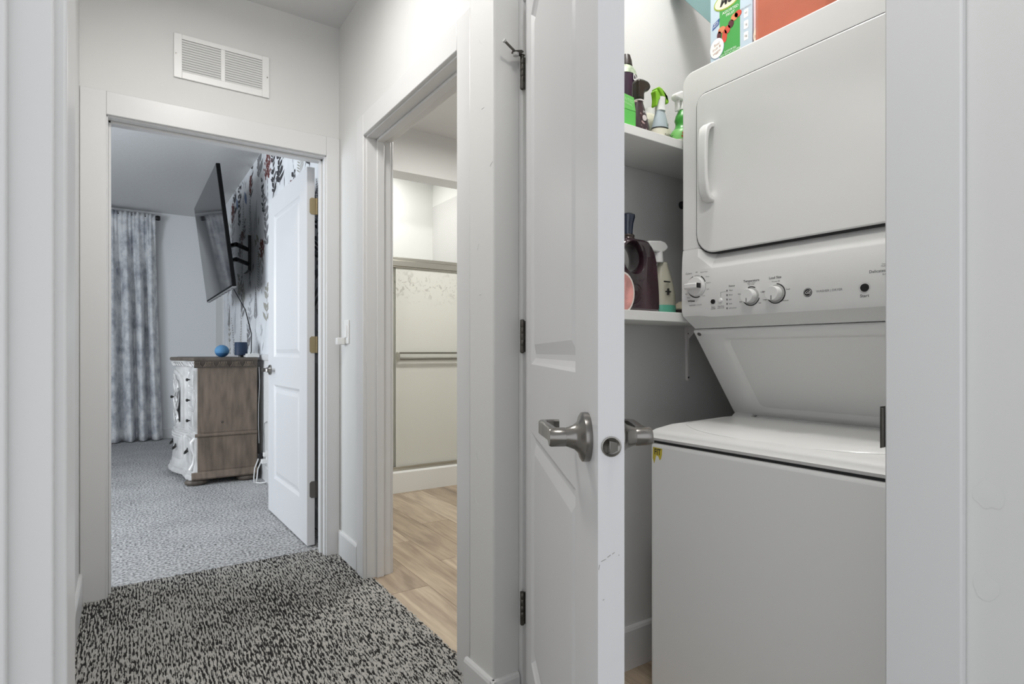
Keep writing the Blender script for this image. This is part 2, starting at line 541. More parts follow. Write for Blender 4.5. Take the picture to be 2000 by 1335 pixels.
def tufts(regions, dx, dy, h, seedoff=0):
    """small arched yarn loops, one joined mesh"""
    P = []
    for (x0, x1, y0, y1) in regions:
        xs = np.arange(x0, x1, dx)
        ys = np.arange(y0, y1, dy)
        gx, gy = np.meshgrid(xs, ys)
        gy = gy + (np.arange(len(xs)) % 2)[None, :] * dy * 0.5
        P.append(np.stack([gx.ravel(), gy.ravel()], 1))
    P = np.concatenate(P)
    n = len(P)
    P += rng.normal(0, 1, P.shape) * np.array([dx * 0.16, dy * 0.2])
    hh = h * rng.uniform(0.7, 1.15, n)
    ang = rng.normal(0, 0.28, n)
    # cross-section: base 4 corners + two ridge points (6 verts)
    lx = np.array([-0.5, 0.5, 0.5, -0.5, -0.20, 0.20, 0.20, -0.20]) * dx * 1.1
    ly = np.array([-0.5, -0.5, 0.5, 0.5, -0.28, -0.28, 0.28, 0.28]) * dy * 1.25
    lz = np.array([0, 0, 0, 0, 1, 1, 1, 1.0])
    ca, sa = np.cos(ang)[:, None], np.sin(ang)[:, None]
    X_ = P[:, :1] + lx * ca - ly * sa
    Y_ = P[:, 1:] + lx * sa + ly * ca
    Z_ = -0.004 + lz * (hh[:, None])
    V = np.stack([X_, Y_, Z_], 2).reshape(-1, 3)
    F = np.array([[4, 5, 6, 7], [0, 1, 5, 4], [1, 2, 6, 5], [2, 3, 7, 6], [3, 0, 4, 7]])
    F = (F[None] + (np.arange(n) * 8)[:, None, None]).reshape(-1, 4)
    return V, F


def np_mesh(name, V, F, mat, parent=None):
    me = bpy.data.meshes.new(name)
    me.vertices.add(len(V)); me.vertices.foreach_set('co', V.astype(np.float32).ravel())
    me.loops.add(F.size); me.loops.foreach_set('vertex_index', F.astype(np.int32).ravel())
    me.polygons.add(len(F))
    me.polygons.foreach_set('loop_start', np.arange(0, F.size, F.shape[1], dtype=np.int32))
    me.polygons.foreach_set('loop_total', np.full(len(F), F.shape[1], dtype=np.int32))
    me.polygons.foreach_set('use_smooth', np.ones(len(F), dtype=bool))
    me.update(calc_edges=True)
    me.validate()
    me.materials.append(mat)
    o = bpy.data.objects.new(name, me)
    COL.objects.link(o)
    if parent:
        put_under(o, parent)
    return o


V, F = tufts([(-0.155, 0.925, 1.0, FAR - 0.01), (0.925, 0.957, bi0 + 0.01, bi1 - 0.01), (-0.058, 0.85, FAR - 0.01, 3.128)], 0.0062, 0.0125, 0.0085)
o = np_mesh('carpet_pile', V, F, HALLC, hall_carpet)
o['kind'] = 'stuff'

# ---- bedroom carpet
BEDC = carpet_mat('bedroom_carpet_yarn', (0.16, 0.16, 0.162), (0.52, 0.52, 0.525), (75, 65, 1), 0.62, wide=(0.14, 0.14))
nt = BEDC.node_tree
pn = nt.nodes['Principled BSDF']
tcb = nt.nodes.new('ShaderNodeTexCoord')
vb = nt.nodes.new('ShaderNodeTexVoronoi'); vb.inputs['Scale'].default_value = 70
bb_ = nt.nodes.new('ShaderNodeBump'); bb_.inputs['Strength'].default_value = 0.9; bb_.inputs['Distance'].default_value = 0.006
nt.links.new(tcb.outputs['Object'], vb.inputs['Vector'])
nt.links.new(vb.outputs['Distance'], bb_.inputs['Height'])
nt.links.new(bb_.outputs[0], pn.inputs['Normal'])
struct('floor_bedroom', MB().box(-2.4, ACC, 3.128, 8.2, -0.012, 0.003), BEDC, 'light grey looped carpet in the bedroom', 'carpet')

# ---- plank floor of bathroom and closet
def plank_mat(i, base, grain):
    m_ = bpy.data.materials.new('oak_plank_%d' % i)
    m_.use_nodes = True
    nt = m_.node_tree
    p = nt.nodes['Principled BSDF']
    p.inputs['Roughness'].default_value = 0.42
    tc = nt.nodes.new('ShaderNodeTexCoord')
    mp = nt.nodes.new('ShaderNodeMapping')
    mp.inputs['Scale'].default_value = (9.0, 0.9, 1)
    mp.inputs['Location'].default_value = (i * 3.7, i * 1.3, 0)
    n = nt.nodes.new('ShaderNodeTexNoise')
    n.inputs['Scale'].default_value = 1.6
    n.inputs['Detail'].default_value = 7
    n.inputs['Distortion'].default_value = 1.1
    wv = nt.nodes.new('ShaderNodeTexNoise')
    wv.inputs['Scale'].default_value = 9
    wv.inputs['Detail'].default_value = 4
    nt.links.new(tc.outputs['Object'], mp.inputs[0])
    nt.links.new(mp.outputs[0], n.inputs['Vector'])
    nt.links.new(mp.outputs[0], wv.inputs['Vector'])
    a = nt.nodes.new('ShaderNodeMath'); a.operation = 'MULTIPLY_ADD'; a.inputs[1].default_value = 0.35
    nt.links.new(wv.outputs['Fac'], a.inputs[0]); nt.links.new(n.outputs['Fac'], a.inputs[2])
    r = nt.nodes.new('ShaderNodeValToRGB')
    e0, e1 = r.color_ramp.elements[0], r.color_ramp.elements[1]
    e0.position, e1.position = 0.48, 0.82
    e0.color = (*grain, 1); e1.color = (*base, 1)
    nt.links.new(a.outputs[0], r.inputs[0])
    nt.links.new(r.outputs[0], p.inputs['Base Color'])
    return m_


PL = [plank_mat(0, (0.56, 0.46, 0.34), (0.33, 0.25, 0.18)), plank_mat(1, (0.50, 0.40, 0.29), (0.29, 0.22, 0.155)), plank_mat(2, (0.60, 0.50, 0.38), (0.38, 0.30, 0.22)), plank_mat(3, (0.45, 0.36, 0.26), (0.26, 0.195, 0.14))]
fb = thing('floor_bathroom', (1.8, 2.8, -0.006), 'light oak plank floor of the bathroom', 'floor', kind='structure')
MB().box(WX + 0.02, 3.1, 1.518, 4.06, -0.012, -0.0055).build('underlay', pm('plank_groove', (0.10, 0.075, 0.05), 0.8), fb)
PW = 0.1845
k = 0
for ci in range(12):
    x0 = 0.952 + ci * PW
    x1 = min(x0 + PW - 0.0012, 3.1)
    off = [0.35, 0.95, 0.1, 0.7, 1.15, 0.5][ci % 6]
    y = 1.50 - off
    while y < 4.06:
        ya, yb = max(y, 1.518), min(y + 1.219, 4.06)
        if yb - ya > 0.03:
            MB().box(x0, x1, ya, yb - 0.001, -0.0055, 0.001).build('plank', PL[(k * 7 + ci) % 4], fb, bevel=0.0006, segs=1)
            k += 1
        y += 1.22
fc = thing('floor_closet', (1.5, 0.9, -0.006), 'oak plank floor under the washer in the closet', 'floor', kind='structure')
MB().box(0.96, 2.15, 0.37, 1.38, -0.012, -0.0055).build('underlay', MATS['plank_groove'], fc)
for ci in range(7):
    x0 = 0.962 + ci * PW
    if x0 < 2.15:
        MB().box(x0, min(x0 + PW - 0.0012, 2.15), 0.416 if ci == 0 else 0.37, 1.356 if ci == 0 else 1.37, -0.0055, 0.001).build('plank', PL[(ci * 3 + 1) % 4], fc, bevel=0.0006, segs=1)

# ================================================================== DOORS
def panel_rings(m, x0, x1, z0, z1, y, s, mi=0):
    """moulded raised panel: concentric rings on plane y; s=+1: recess goes to +y"""
    steps = [(0, 0), (0.006, 0.0045), (0.016, 0.010), (0.026, 0.010), (0.046, 0.004), (0.050, 0.003)]
    rings = []
    for o_, d_ in steps:
        rings.append([(x0 + o_, y + s * d_, z0 + o_), (x1 - o_, y + s * d_, z0 + o_), (x1 - o_, y + s * d_, z1 - o_), (x0 + o_, y + s * d_, z1 - o_)])
    m.loft(rings, cap0=False, cap1=True, mi=mi)


def make_door(name, loc, rotz, W, H0, H1, T, panels, label, mat):
    """local frame: x = 0 hinge edge .. W free edge, y = 0 visible face .. T, z up"""
    d = thing(name, loc, label, 'door', rotz, local=True, kind='structure')
    m = MB()
    px0, px1 = panels[0][0], panels[0][1]
    zs = [H0] + [z for p in sorted(panels, key=lambda q: q[2]) for z in (p[2], p[3])] + [H1]
    for y in (0.0, T):
        m.add([(0, y, H0), (px0, y, H0), (px0, y, H1), (0, y, H1)], [(0, 1, 2, 3)])
        m.add([(px1, y, H0), (W, y, H0), (W, y, H1), (px1, y, H1)], [(0, 1, 2, 3)])
        for i in range(0, len(zs), 2):
            m.add([(px0, y, zs[i]), (px1, y, zs[i]), (px1, y, zs[i + 1]), (px0, y, zs[i + 1])], [(0, 1, 2, 3)])
    m.add([(0, 0, H0), (0, T, H0), (0, T, H1), (0, 0, H1)], [(0, 1, 2, 3)])
    m.add([(W, 0, H0), (W, T, H0), (W, T, H1), (W, 0, H1)], [(0, 1, 2, 3)])
    m.add([(0, 0, H0), (W, 0, H0), (W, T, H0), (0, T, H0)], [(0, 1, 2, 3)])
    m.add([(0, 0, H1), (W, 0, H1), (W, T, H1), (0, T, H1)], [(0, 1, 2, 3)])
    m.build('slab', mat, d)
    for p in panels:
        for y, s in ((0.0, 1), (T, -1)):
            q = MB()
            panel_rings(q, p[0], p[1], p[2], p[3], y, s)
            q.build('panel', mat, d)
    return d


def lever(parent, x, z, y0, s, mat, hx=-1, label=None):
    """lever set on face y0, pointing out along s*(+y); the lever runs along hx*x"""
    h = MB()
    rose = [(0.0005, 0), (0.033, 0.0), (0.0335, 0.004), (0.033, 0.0085), (0.030, 0.0105), (0.022, 0.013), (0.0165, 0.019), (0.0135, 0.027), (0.0125, 0.031), (0.0005, 0.031)]
    h.lathe([(r_, s * q) for r_, q in rose], (x, y0, z), 'y', 40)
    root = h.build('door_handle', mat, parent, smooth=True)
    root['_local'] = 1
    if label:
        root['label'] = label
    h = MB()
    hub = [(0.0005, 0.030), (0.0123, 0.030), (0.0128, 0.032), (0.0128, 0.0505), (0.0115, 0.053), (0.0005, 0.053)]
    h.lathe([(r_, s * q) for r_, q in hub], (x, y0, z), 'y', 32)
    h.build('lever_hub', mat, root, smooth=True)
    path = [(x + hx * 0.0, y0 + s * 0.045, z), (x + hx * 0.03, y0 + s * 0.046, z + 0.001), (x + hx * 0.06, y0 + s * 0.049, z + 0.002), (x + hx * 0.088, y0 + s * 0.051, z + 0.002), (x + hx * 0.104, y0 + s * 0.047, z + 0.001), (x + hx * 0.111, y0 + s * 0.040, z), (x + hx * 0.113, y0 + s * 0.030, z), (x + hx * 0.113, y0 + s * 0.022, z)]
    h = MB()
    ring = []
    for i, p in enumerate(path):
        a = Vector(path[min(i + 1, len(path) - 1)]) - Vector(path[max(0, i - 1)])
        a.normalize()
        side = a.cross(Vector((0, 0, 1))).normalized()
        hh, ww = (0.0105, 0.0055) if i > 0 else (0.0105, 0.008)
        ring.append([tuple(Vector(p) + side * (ww * cx) + Vector((0, 0, hh * cz))) for cx, cz in ((-1, -0.8), (-0.6, -1), (0.6, -1), (1, -0.8), (1, 0.8), (0.6, 1), (-0.6, 1), (-1, 0.8))])
    h.loft(ring)
    h.build('lever', mat, root, smooth=True)
    h = MB()
    h.lathe([(0.0013, 0), (0.0013, s * 0.0008)], (x + 0.012, y0 + s * 0.029, z), 'y', 10)


def latch(parent, W, z, T, mat):
    m = MB()
    m.lathe([(0.0002, 0), (0.0128, 0), (0.0128, 0.0014), (0.011, 0.0018), (0.0095, 0.0005), (0.0002, 0.0005)], (W, T / 2, z), 'x', 32)
    m.build('latch_plate', mat, parent, smooth=True)
    m = MB()
    n = 14
    prof = [(T / 2 + 0.0078 * math.cos(PI * k / n - PI / 2 + PI), z + 0.0086 * math.sin(PI * k / n - PI / 2 + PI)) for k in range(n + 1)]
    # bolt with a slanted face
    A = [(W + 0.0003, T / 2 - 0.004, z - 0.008), (W + 0.0003, T / 2 + 0.008, z - 0.005), (W + 0.0003, T / 2 + 0.008, z + 0.005), (W + 0.0003, T / 2 - 0.004, z + 0.008)]
    B = [(W + 0.009, T / 2 - 0.004, z - 0.008), (W + 0.002, T / 2 + 0.008, z - 0.005), (W + 0.002, T / 2 + 0.008, z + 0.005), (W + 0.009, T / 2 - 0.004, z + 0.008)]
    m.loft([A, B])
    m.build('latch_bolt', mat, parent, bevel=0.0008)


# ---- laundry closet door: 30 degrees open towards the camera
FO = Vector((0.4880, 0.5360))
HC = Vector((0.948, 1.345))
dirv = (FO - HC).normalized()
CW = (FO - HC).length
rot = math.atan2(dirv.y, dirv.x)
door1 = make_door('door_1', (HC.x, HC.y, 0), rot, CW, 0.015, 2.046, 0.0335, [(0.152, 0.779, 0.245, 0.845), (0.152, 0.779, 1.020, 1.925)], 'white two-panel laundry closet door standing ajar', DOORP)
# with local x pointing to the camera the visible (hall) face is y=0 when y axis points to the closet side
yl = Vector((-math.sin(rot), math.cos(rot)))
assert True
KX, KZ = CW - 0.0605, 0.9365
lever(door1, KX, KZ, 0.0, -1, NICKEL, -1, 'satin nickel lever on the hall face')
lever(door1, KX, KZ, 0.0335, 1, NICKEL, -1, 'satin nickel lever on the closet face')
latch(door1, CW, 0.933, 0.0335, NICKEL)


def hinge(parent, zc, local=False, stop=False, x=0.0, y=0.0, mat=DARKNICKEL, r=0.0058, leafdir=(1, 0), leafdir2=(0, 1), leaf=0.016, h=0.089):
    z0, z1 = zc - h / 2, zc + h / 2
    m = MB()
    m.lathe([(0.001, z0 - 0.004), (0.0045, z0 - 0.003), (r, z0), (r, z0 + h * 0.2)], (x, y, 0), 'z', 14)
    for a, b in ((0.2, 0.4), (0.4, 0.6), (0.6, 0.8), (0.8, 1.0)):
        m.lathe([(r * 0.9, z0 + h * a), (r, z0 + h * a + 0.0007), (r, z0 + h * b - 0.0007), (r * 0.9, z0 + h * b)], (x, y, 0), 'z', 14)
    m.lathe([(r, z1), (0.0065, z1 + 0.001), (0.0062, z1 + 0.003), (0.001, z1 + 0.0045)], (x, y, 0), 'z', 14)
    k_ = m.build('hinge', mat, parent, smooth=True)
    for dx_, dy_ in (leafdir, leafdir2):
        q = MB()
        nx, ny = -dy_ * 0.001, dx_ * 0.001
        P = [(x + nx, y + ny), (x + dx_ * leaf + nx, y + dy_ * leaf + ny), (x + dx_ * leaf - nx, y + dy_ * leaf - ny), (x - nx, y - ny)]
        q.prism(P, 'z', z0, z1)
        q.build('hinge_leaf', mat, k_)
    return k_


# hinge knuckles live on the jamb side of the opening (world frame), named as part of the door
hx, hy = 0.9435, 1.3545
del door1['_local']
hg = door1
for zc in (0.318, 1.096, 1.850):
    hk = hinge(hg, zc, x=hx, y=hy, leafdir=(1.0, -0.30), leafdir2=(0.9, 0.15), leaf=0.015, r=0.0064)
# hinge-pin stop on the top hinge
m = MB()
zt = 1.850 + 0.0445
m.box(hx - 0.034, hx + 0.006, hy - 0.007, hy + 0.007, zt + 0.004, zt + 0.0065)
m.prism([(hx - 0.034, zt + 0.0065), (hx - 0.006, zt + 0.0065), (hx + 0.004, zt + 0.016), (hx - 0.004, zt + 0.019), (hx - 0.034, zt + 0.009)], 'y', hy - 0.004, hy + 0.004)
m.build('hinge_stop', DARKNICKEL, hk, bevel=0.0008)
MB().tube([(hx - 0.030, hy - 0.006, zt + 0.006), (hx - 0.045, hy - 0.010, zt + 0.010), (hx - 0.068, hy - 0.014, zt + 0.019)], 0.0035, 10).build('stop_rod', DARKNICKEL, hk, smooth=True)
MB().tube([(hx - 0.068, hy - 0.014, zt + 0.019), (hx - 0.073, hy - 0.015, zt + 0.021)], 0.0055, 12).build('rubber_tip', pm('grey_rubber', (0.45, 0.45, 0.44), 0.7), hk, smooth=True)
MB().lathe([(0.001, 0), (0.008, 0.001), (0.0085, 0.009), (0.001, 0.011)], (hx - 0.026, hy - 0.006, zt - 0.007), 'z', 12).build('bumper', MATS['grey_rubber'], hk, smooth=True)

# ---- bedroom door, open about 89 degrees into the bedroom
BW = 0.895
rot2 = math.radians(90 + 1.4)
door2 = make_door('door_2', (0.8085, 3.178, 0), rot2, BW, 0.014, 2.046, 0.040, [(0.150, 0.745, 0.245, 0.845), (0.150, 0.745, 1.020, 1.925)], 'white two-panel bedroom door opened flat towards the floral wall', DOORP)
# in this local frame the room-facing (-X) side is +y, so mirror: y axis points to -X
for ch_ in list(door2.children):
    ch_.data.transform(Matrix.Diagonal((1, -1, 1, 1)))
    ch_.data.flip_normals()
lever(door2, BW - 0.065, 0.937, 0.0, 1, NICKEL, -1, 'satin nickel lever facing the room')
lever(door2, BW - 0.065, 0.937, -0.040, -1, NICKEL, -1)
del door2['_local']
hb = door2
for zc, mt in ((1.838, BRASS), (1.092, BRASS), (0.312, pm('worn_dark_hinge', (0.16, 0.15, 0.14), 0.4, 1.0))):
    q = MB()
    q.prism([(0.822, zc - 0.036), (0.831, zc - 0.0445), (0.858, zc - 0.0445), (0.858, zc + 0.0445), (0.831, zc + 0.0445), (0.822, zc + 0.036)], 'y', 3.1755, 3.1785)
    m = MB()
    for a in range(5):
        z0 = zc - 0.0445 + a * 0.0178
        m.lathe([(0.005, z0), (0.0057, z0 + 0.0007), (0.0057, z0 + 0.0171), (0.005, z0 + 0.0178)], (0.8595, 3.173, 0), 'z', 12)
    lf = m.build('hinge', mt, hb, smooth=True)
    q.build('hinge_leaf', mt, lf)
    for dz_ in (-0.028, 0.0, 0.028):
        MB().lathe([(0.0003, -0.0006), (0.0035, -0.0004), (0.0035, 0.001), (0.0003, 0.001)], (0.838 + (0.006 if dz_ == 0 else 0), 3.1755, zc + dz_), 'y', 10).build('screw', mt, lf, smooth=True)

# ================================================================== VENT
vx0, vx1, vz0, vz1 = 0.181, 0.585, 2.294, 2.493
vt = thing('air_vent', (0.383, FAR, vz0), 'white louvred return-air grille above the bedroom doorway', 'vent')
VM = pm('vent_enamel', (0.84, 0.84, 0.83), 0.35)
fy = FAR - 0.009
m = MB()
la, lb, ra, rb, sz0, sz1 = 0.213, 0.372, 0.390, 0.553, 2.324, 2.471
m.box(vx0, la, fy, FAR - 0.001, vz0, vz1).box(rb, vx1, fy, FAR - 0.001, vz0, vz1).box(la, rb, fy, FAR - 0.001, vz0, sz0).box(la, rb, fy, FAR - 0.001, sz1, vz1).box(lb, ra, fy, FAR - 0.001, sz0, sz1)
m.build('frame', VM, vt, bevel=0.0012, segs=1)
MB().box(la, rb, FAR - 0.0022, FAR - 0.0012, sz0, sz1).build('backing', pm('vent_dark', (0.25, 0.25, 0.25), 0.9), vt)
NS = 13
slat_me = None
for sx0, sx1 in ((la, lb), (ra, rb)):
    for i in range(NS):
        z = sz0 + (i + 0.5) * (sz1 - sz0) / NS
        q = MB()
        q.prism([(fy + 0.0056, z - 0.0040), (fy + 0.0062, z - 0.0032), (fy + 0.0018, z + 0.0034), (fy + 0.0010, z + 0.0026)], 'x', sx0, sx1)
        q.build('slat', VM, vt)
for sx_, sz_ in ((0.190, 2.400), (0.576, 2.393)):
    MB().lathe([(0.0002, -0.0015), (0.003, -0.001), (0.0035, 0.0)], (sx_, fy, sz_), 'y', 10).build('screw', NICKEL, vt, smooth=True)

# ================================================================== SWITCH on the hall wall
sw = thing('light_switch', (WX, 2.88, 1.09), 'white wall switch with a small cube sensor, beside the bathroom casing', 'switch')
MB().box(WX - 0.006, WX - 0.0005, 2.845, 2.915, 1.093, 1.213).build('plate', WHITEP, sw, bevel=0.003)
MB().box(WX - 0.010, WX - 0.0055, 2.865, 2.897, 1.125, 1.190).build('rocker', WHITEP, sw, bevel=0.002)
MB().box(WX - 0.045, WX - 0.006, 2.895, 2.93, 1.090, 1.125).build('cube_sensor', WHITEP, sw, bevel=0.003)

# ================================================================== BATHROOM / SHOWER
t = thing('shower_curb', (1.72, 4.06, 0), 'white shower threshold with rounded top in the bathroom', 'shower base')
MB().prism([(4.045, -0.004), (4.20, -0.004), (4.20, 0.15), (4.19, 0.158), (4.055, 0.158), (4.045, 0.15)], 'x', 1.07, 2.385).build('curb', SHW, t, smooth=True)
MB().box(1.07, 2.385, 4.20, 4.90, -0.004, 0.06).build('shower_pan', SHW, t)
STEEL = pm('brushed_steel', (0.50, 0.49, 0.44), 0.35, 1.0)
sd = thing('shower_door', (1.72, 4.10, 0.158), 'frosted sliding shower doors with a flat towel bar', 'shower door')
m = MB()
m.box(1.07, 2.385, 4.085, 4.15, 1.690, 1.700).box(1.07, 2.385, 4.080, 4.155, 1.700, 1.745).box(1.07, 2.385, 4.088, 4.148, 1.745, 1.770)
m.build('top_track', STEEL, sd, bevel=0.003)
m = MB()
m.box(1.07, 2.385, 4.08, 4.155, 0.158, 0.172).box(1.07, 2.385, 4.085, 4.092, 0.172, 0.190).box(1.07, 2.385, 4.117, 4.123, 0.172, 0.190)
m.build('bottom_track', STEEL, sd, bevel=0.002)
GL = pm('frosted_glass', (0.85, 0.86, 0.80), 0.42, trans=0.25, spec=0.4)
nt = GL.node_tree
p = nt.nodes['Principled BSDF']
tc = nt.nodes.new('ShaderNodeTexCoord')
n1 = nt.nodes.new('ShaderNodeTexNoise'); n1.inputs['Scale'].default_value = 16; n1.inputs['Detail'].default_value = 6; n1.inputs['Distortion'].default_value = 2.5
nt.links.new(tc.outputs['Object'], n1.inputs['Vector'])
sep = nt.nodes.new('ShaderNodeSeparateXYZ'); nt.links.new(tc.outputs['Object'], sep.inputs[0])
band = nt.nodes.new('ShaderNodeMapRange'); band.interpolation_type = 'SMOOTHSTEP'
band.inputs[1].default_value = 0.17; band.inputs[2].default_value = 0.0
ab = nt.nodes.new('ShaderNodeMath'); ab.operation = 'SUBTRACT'; ab.inputs[1].default_value = 1.56
nt.links.new(sep.outputs['Z'], ab.inputs[0])
ab2 = nt.nodes.new('ShaderNodeMath'); ab2.operation = 'ABSOLUTE'; nt.links.new(ab.outputs[0], ab2.inputs[0])
nt.links.new(ab2.outputs[0], band.inputs[0])
rr = nt.nodes.new('ShaderNodeValToRGB'); rr.color_ramp.elements[0].position = 0.53; rr.color_ramp.elements[1].position = 0.66
rr.color_ramp.elements[0].color = (0, 0, 0, 1); rr.color_ramp.elements[1].color = (1, 1, 1, 1)
nt.links.new(n1.outputs['Fac'], rr.inputs[0])
mu = nt.nodes.new('ShaderNodeMath'); mu.operation = 'MULTIPLY'
nt.links.new(rr.outputs[0], mu.inputs[0]); nt.links.new(band.outputs[0], mu.inputs[1])
mu2 = nt.nodes.new('ShaderNodeMath'); mu2.operation = 'MULTIPLY'; mu2.inputs[1].default_value = 0.55
nt.links.new(mu.outputs[0], mu2.inputs[0])
mix = nt.nodes.new('ShaderNodeMixRGB'); mix.inputs[1].default_value = (0.85, 0.86, 0.80, 1); mix.inputs[2].default_value = (0.30, 0.29, 0.25, 1)
nt.links.new(mu2.outputs[0], mix.inputs[0]); nt.links.new(mix.outputs[0], p.inputs['Base Color'])
MB().box(1.693, 2.36, 4.098, 4.104, 0.185, 1.695).build('glass_panel', GL, sd, bevel=0.001)
MB().box(1.085, 1.801, 4.130, 4.136, 0.185, 1.695).build('glass_panel', GL, sd, bevel=0.001)
m = MB()
m.box(1.695, 1.712, 4.060, 4.0975, 0.994, 1.053)
m.build('bar_bracket', STEEL, sd, bevel=0.002)
MB().box(2.335, 2.352, 4.060, 4.0975, 0.994, 1.053).build('bar_bracket', STEEL, sd, bevel=0.002)
DKST = pm('dark_steel', (0.22, 0.21, 0.185), 0.45, 1.0)  # darker grey metal for the two towel bar rods
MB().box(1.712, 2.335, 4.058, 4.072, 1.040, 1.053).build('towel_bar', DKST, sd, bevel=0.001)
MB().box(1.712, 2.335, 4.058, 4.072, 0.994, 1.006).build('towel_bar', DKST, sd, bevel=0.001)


def ceiling_lamp(x, y, r, label):
    l = thing('ceiling_lamp', (x, y, CZ), label, 'lamp')
    MB().lathe([(0.01, -0.0002), (r, -0.0002), (r, -0.03), (r * 0.9, -0.035), (0.01, -0.035)], (x, y, CZ), 'z', 32).build('lamp_base', WHITEP, l, smooth=True)
    em = MATS.get('lamp_glow')
    if not em:
        em = bpy.data.materials.new('lamp_glow')
        em.use_nodes = True
        pe = em.node_tree.nodes['Principled BSDF']
        pe.inputs['Emission Color'].default_value = (1, 0.97, 0.92, 1)
        pe.inputs['Emission Strength'].default_value = 3.0
        MATS['lamp_glow'] = em
    MB().lathe([(0.002, -0.0805), (r * 0.5, -0.076), (r * 0.8, -0.06), (r * 0.9, -0.036)], (x, y, CZ), 'z', 32).build('lamp_diffuser', em, l, smooth=True)


ceiling_lamp(0.40, 0.30, 0.16, 'round ceiling fill lamp added unseen over the near hall')  # fixture added to go with the near hall fill light
ceiling_lamp(0.28, 1.95, 0.17, 'round ceiling lamp of the hall near the bedroom doorway')
ceiling_lamp(1.95, 3.0, 0.17, 'round ceiling lamp of the bathroom, above the picture')
ceiling_lamp(1.75, 4.55, 0.12, 'round ceiling fill lamp added in the shower, hidden by the header')  # fixture added to go with the shower fill light
ceiling_lamp(1.22, 0.92, 0.13, 'round ceiling lamp of the laundry closet, above the picture')

# ================================================================== STACKED WASHER AND DRYER
NEGX_R, NEGX_U = (0, -1, 0), (0, 0, 1)          # reading directions on faces that look to -X
NEGY_R, NEGY_U = (1, 0, 0), (0, 0, 1)           # ... on faces that look to -Y
L, R = 1.160, 0.477                             # left and right side of the appliance (Y)
wd = thing('washer_dryer', (1.62, 0.82, 0.0), 'white stacked washer and dryer in the laundry closet', 'washer dryer')
MB().box(1.258, 2.04, R, L, 0.02, 0.790).build('washer_cabinet', APPL, wd, bevel=0.010, segs=3)
MB().box(1.270, 2.03, R + 0.01, L - 0.01, 0.001, 0.02).build('toe_base', BLACK, wd)
MB().box(1.268, 2.02, R + 0.006, L - 0.006, 0.789, 0.800).build('deck_gap_shade', SHADOWGAP, wd)  # dark slab painting the shade in the gap under the deck
prof = [(1.266, 0.797), (1.259, 0.800), (1.257, 0.806), (1.259, 0.818), (1.266, 0.8255), (1.280, 0.830), (1.348, 0.8385), (1.60, 0.8445), (1.72, 0.846), (1.72, 0.797)]
MB().prism(prof, 'y', R - 0.002, L + 0.002).build('washer_deck', APPLP, wd, smooth=True, bevel=0.008, segs=3)
# lid: bowed front edge with a finger scoop
pts_t = []
ly0, ly1 = R + 0.045, L - 0.05
for i in range(21):
    y = ly0 + (ly1 - ly0) * i / 20
    q = (2 * i / 20 - 1)
    pts_t.append((1.300 + 0.055 * q ** 4 - 0.012 * (1 - q * q), y))
m = MB()
n = 21


def zdeck(x):
    return 0.8385 + (x - 1.348) * 0.0238 if x > 1.348 else 0.830 + (x - 1.28) * 0.125


lid_rows = []
for dx_, dz_ in ((0.0, -0.004), (0.0, 0.0018), (0.004, 0.0050), (0.05, 0.0075), (0.12, 0.0070), (0.30, 0.0050)):
    row = []
    for (x, y) in pts_t:
        q = abs((y - 0.80) / 0.11)
        sc = max(0.0, 1 - q * q) if q < 1 else 0.0
        xx = x + dx_ if dx_ < 0.29 else 1.620
        z = zdeck(xx) + dz_ - (0.006 * sc if 0.0 <= dx_ <= 0.004 else 0.0)
        row.append((xx, y, z))
    lid_rows.append(row)
m.loft(lid_rows, cap0=False, cap1=False, closed=False)
vb0 = len(m.v)
lid = m.build('washer_lid', APPL, wd, smooth=True)
# hinge blocks and rear ledge behind the lid
MB().prism([(1.630, 0.842), (1.700, 0.842), (1.700, 0.868), (1.668, 0.866), (1.634, 0.8475)], 'y', 1.090, L - 0.004).build('rear_ledge', APPLP, wd, bevel=0.003)
MB().prism([(1.640, 0.842), (1.700, 0.842), (1.700, 0.860), (1.672, 0.858), (1.643, 0.8475)], 'y', R + 0.004, 1.080).build('rear_ledge', APPLP, wd, bevel=0.002)
# column behind the slanted panel
MB().prism([(1.674, 0.846), (1.462, 1.121), (2.04, 1.121), (2.04, 0.791), (1.722, 0.791), (1.722, 0.846)], 'y', R, L).build('column_side', APPL, wd)
# slanted panel: pressed field with a soft border
p0, p1 = Vector((1.658, 0, 0.853)), Vector((1.450, 0, 1.1185))
up_ = (p1 - p0)
Ls = up_.length
up_.normalize()
nn = Vector((-up_.z, 0, up_.x))                # outwards (to -X, down)


def sp_(y, t, d):
    q = p0 + up_ * t + nn * d
    return (q.x, y, q.z)


m = MB()
rings = []
for ins_y, ins_b, ins_t, d in ((0.0, 0.0, 0.0, -0.004), (0.0, 0.0, 0.0, 0.003), (0.003, 0.003, 0.003, 0.005), (0.085, 0.017, 0.028, 0.005), (0.092, 0.022, 0.033, 0.0035), (0.106, 0.036, 0.046, -0.007), (0.114, 0.043, 0.053, -0.009)):
    P = rrect(R + ins_y, L - ins_y, ins_b, Ls - ins_t, 0.004 if ins_y < 0.05 else 0.02, 4)
    rings.append([sp_(y, t, d) for y, t in P])
m.loft(rings, cap0=True, cap1=True)
m.build('slanted_panel', APPL, wd, smooth=True)
q = MB()
c_ = sp_(L - 0.018, Ls - 0.012, 0.005)
ring = lambda r_, d_: [tuple(Vector(c_) + Vector((0, 1, 0)) * (r_ * math.cos(2 * PI * k / 12)) + up_ * (r_ * math.sin(2 * PI * k / 12)) + nn * d_) for k in range(12)]
q.loft([ring(0.0065, 0), ring(0.006, 0.0018), ring(0.003, 0.0008)])
q.build('screw', NICKEL, wd, smooth=True)

